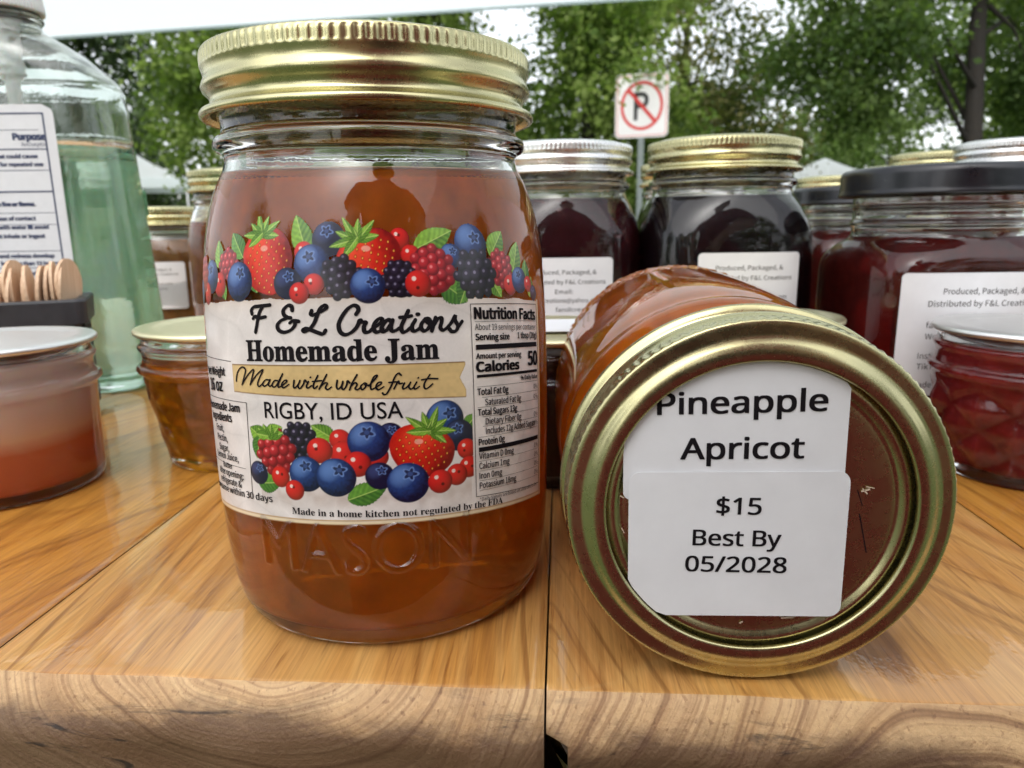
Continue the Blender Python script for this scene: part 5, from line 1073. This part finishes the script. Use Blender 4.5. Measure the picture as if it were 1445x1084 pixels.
# ------------------------------------------------------------------ the photographer, standing behind the camera (seen in the lids and glass)
SKIN = mat_simple('skin', (0.50, 0.28, 0.19), 0.5, sss=0.2, ssss=0.01, nscale=40, namp=0.06)
MAROON = mat_simple('maroon_cloth', (0.25, 0.022, 0.032), 0.85, nscale=25, namp=0.2, bstr=0.3, bscale=60, bdist=0.006)
HAIR = mat_simple('brown_hair', (0.05, 0.028, 0.016), 0.5, bstr=0.6, bscale=200, bdist=0.003)
PX, PY = 0.165, -0.615
per = thing('person', 'person in a long maroon dress photographing the jars with a phone', 'person', (PX, PY, GROUND))
def skin_body():
    J = [((0, 0, .95), .12, .10), ((0, 0, 1.10), .125, .09), ((0, .02, 1.28), .14, .10), ((0, .03, 1.40), .11, .07), ((0, .05, 1.47), .052, .052), ((0, .09, 1.55), .062, .07), ((0, .12, 1.63), .082, .095), ((0, .10, 1.71), .07, .08)]
    E_ = [(i, i+1) for i in range(7)]
    def chain(start, pts):
        p = start
        for c, a, b_ in pts: J.append((c, a, b_)); E_.append((p, len(J)-1)); p = len(J)-1
        return p
    for s in (-1, 1):
        chain(0, [((.09*s, 0, .86), .085, .085), ((.10*s, .01, .50), .058, .058), ((.10*s, -.01, .12), .038, .038), ((.10*s, .03, .05), .035, .035), ((.11*s, .16, .03), .03, .022)])
        w = chain(3, [((.17*s, .03, 1.37), .055, .055), ((.22*s, .12, 1.13), .04, .04), ((.13*s-.07, .32, .93), .028, .026), ((.105*s-.09, .37, .88), .026, .02), ((.09*s-.09, .40, .855), .034, .014)])
        for k in range(4):
            o_ = (k-1.5)*.017; L_ = (.030, .036, .033, .026)[k]
            chain(w, [((.09*s+o_*.3-.09, .415+.004*k, .850-o_), .0085, .0085), ((.09*s-s*L_*.8-.09, .430, .850-o_), .0078, .0078), ((.09*s-s*L_*1.6-.09, .422, .850-o_), .0065, .0065)])
        chain(w, [((.085*s-.09, .405, .885), .010, .010), ((.075*s-.09, .40, .905), .008, .008)])
    me = bpy.data.meshes.new('body'); me.from_pydata([j[0] for j in J], E_, []); me.update()
    o = bpy.data.objects.new('body', me); COL.objects.link(o)
    sk = o.modifiers.new('s', 'SKIN'); sk.use_smooth_shade = True; sb = o.modifiers.new('u', 'SUBSURF'); sb.levels = 2; sb.render_levels = 2
    for v, j in zip(me.skin_vertices[0].data, J): v.radius = (j[1], j[2]); v.use_root = False
    me.skin_vertices[0].data[0].use_root = True
    dg = bpy.context.evaluated_depsgraph_get(); m2 = bpy.data.meshes.new_from_object(o.evaluated_get(dg)); bpy.data.objects.remove(o)
    m2.materials.clear(); m2.materials.append(SKIN); m2.name = 'body'; return m2
obj('body', skin_body(), per)
def ell(rows, mat, name, fold=0.0):
    V = []; F = []; n = 72
    for (z, a, b_, cy) in rows:
        for k in range(n):
            t = 2*math.pi*k/n; w = 1+fold*math.cos(t*9)*max(0, (1.0-z)); V.append((a*w*math.cos(t), cy+b_*w*math.sin(t), z))
    for i in range(len(rows)-1):
        for k in range(n): F.append((i*n+k, i*n+(k+1) % n, (i+1)*n+(k+1) % n, (i+1)*n+k))
    return mesh_np(name, V, F, mat)
obj('dress', ell([(.16, .42, .30, 0), (.35, .39, .27, 0), (.55, .35, .24, 0), (.8, .27, .18, 0), (.95, .19, .15, 0), (1.08, .165, .13, 0), (1.22, .185, .14, .02), (1.33, .195, .135, .03), (1.40, .17, .11, .03), (1.435, .10, .085, .035), (1.45, .075, .075, .04)], MAROON, 'dress', 0.06), per)
for s in (-1, 1):
    obj('sleeve', tube_mesh('sleeve', [(.12*s, .03, 1.38), (.18*s, .045, 1.355), (.205*s, .08, 1.26), (.222*s, .115, 1.16)], [.068, .072, .064, .060], MAROON, 20, cap=False), per)
obj('hair', lathe('hair', [(.098, -.08), (.103, 0), (.094, .05), (.06, .085), (.0, .097)], HAIR, 48), per, (0, .095, 1.66), (R(12), 0, 0))
for s in (-1, 1):
    obj('eye', lathe('eye', [(0, -.011), (.008, -.007), (.011, 0), (.008, .007), (0, .011)], mat_simple('eye_white', (.7, .7, .68), .2), 16), per, (.032*s, .205, 1.64))
obj('nose', tube_mesh('nose', [(0, .20, 1.65), (0, .226, 1.61), (0, .21, 1.60)], [.008, .014, .006], SKIN, 10), per)
PHM = mat_simple('phone_glass', (0.012, 0.012, 0.014), 0.12, coat=0.6)
ph = thing('phone', 'dark phone held sideways by the photographer', 'phone', (0, 0, 0))
ph.matrix_world = Matrix.Translation(CAMP - Fw*0.006 + Rt*0.052 - Up*0.018) @ Matrix((Rt, Up, -Fw)).transposed().to_4x4()
obj('case', boxes_mesh('case', [(-.073, .073, -.035, .035, 0, .008)], PHM, .003), ph)
obj('lens', lathe('lens', [(.0075, -.0005), (.0075, -.0022), (.0062, -.0024), (.0060, -.0012), (0, -.0012)][::-1], mat_simple('lens_rim', (.3, .3, .3), .2, 1.0), 32), ph, (-.052, .000, 0))
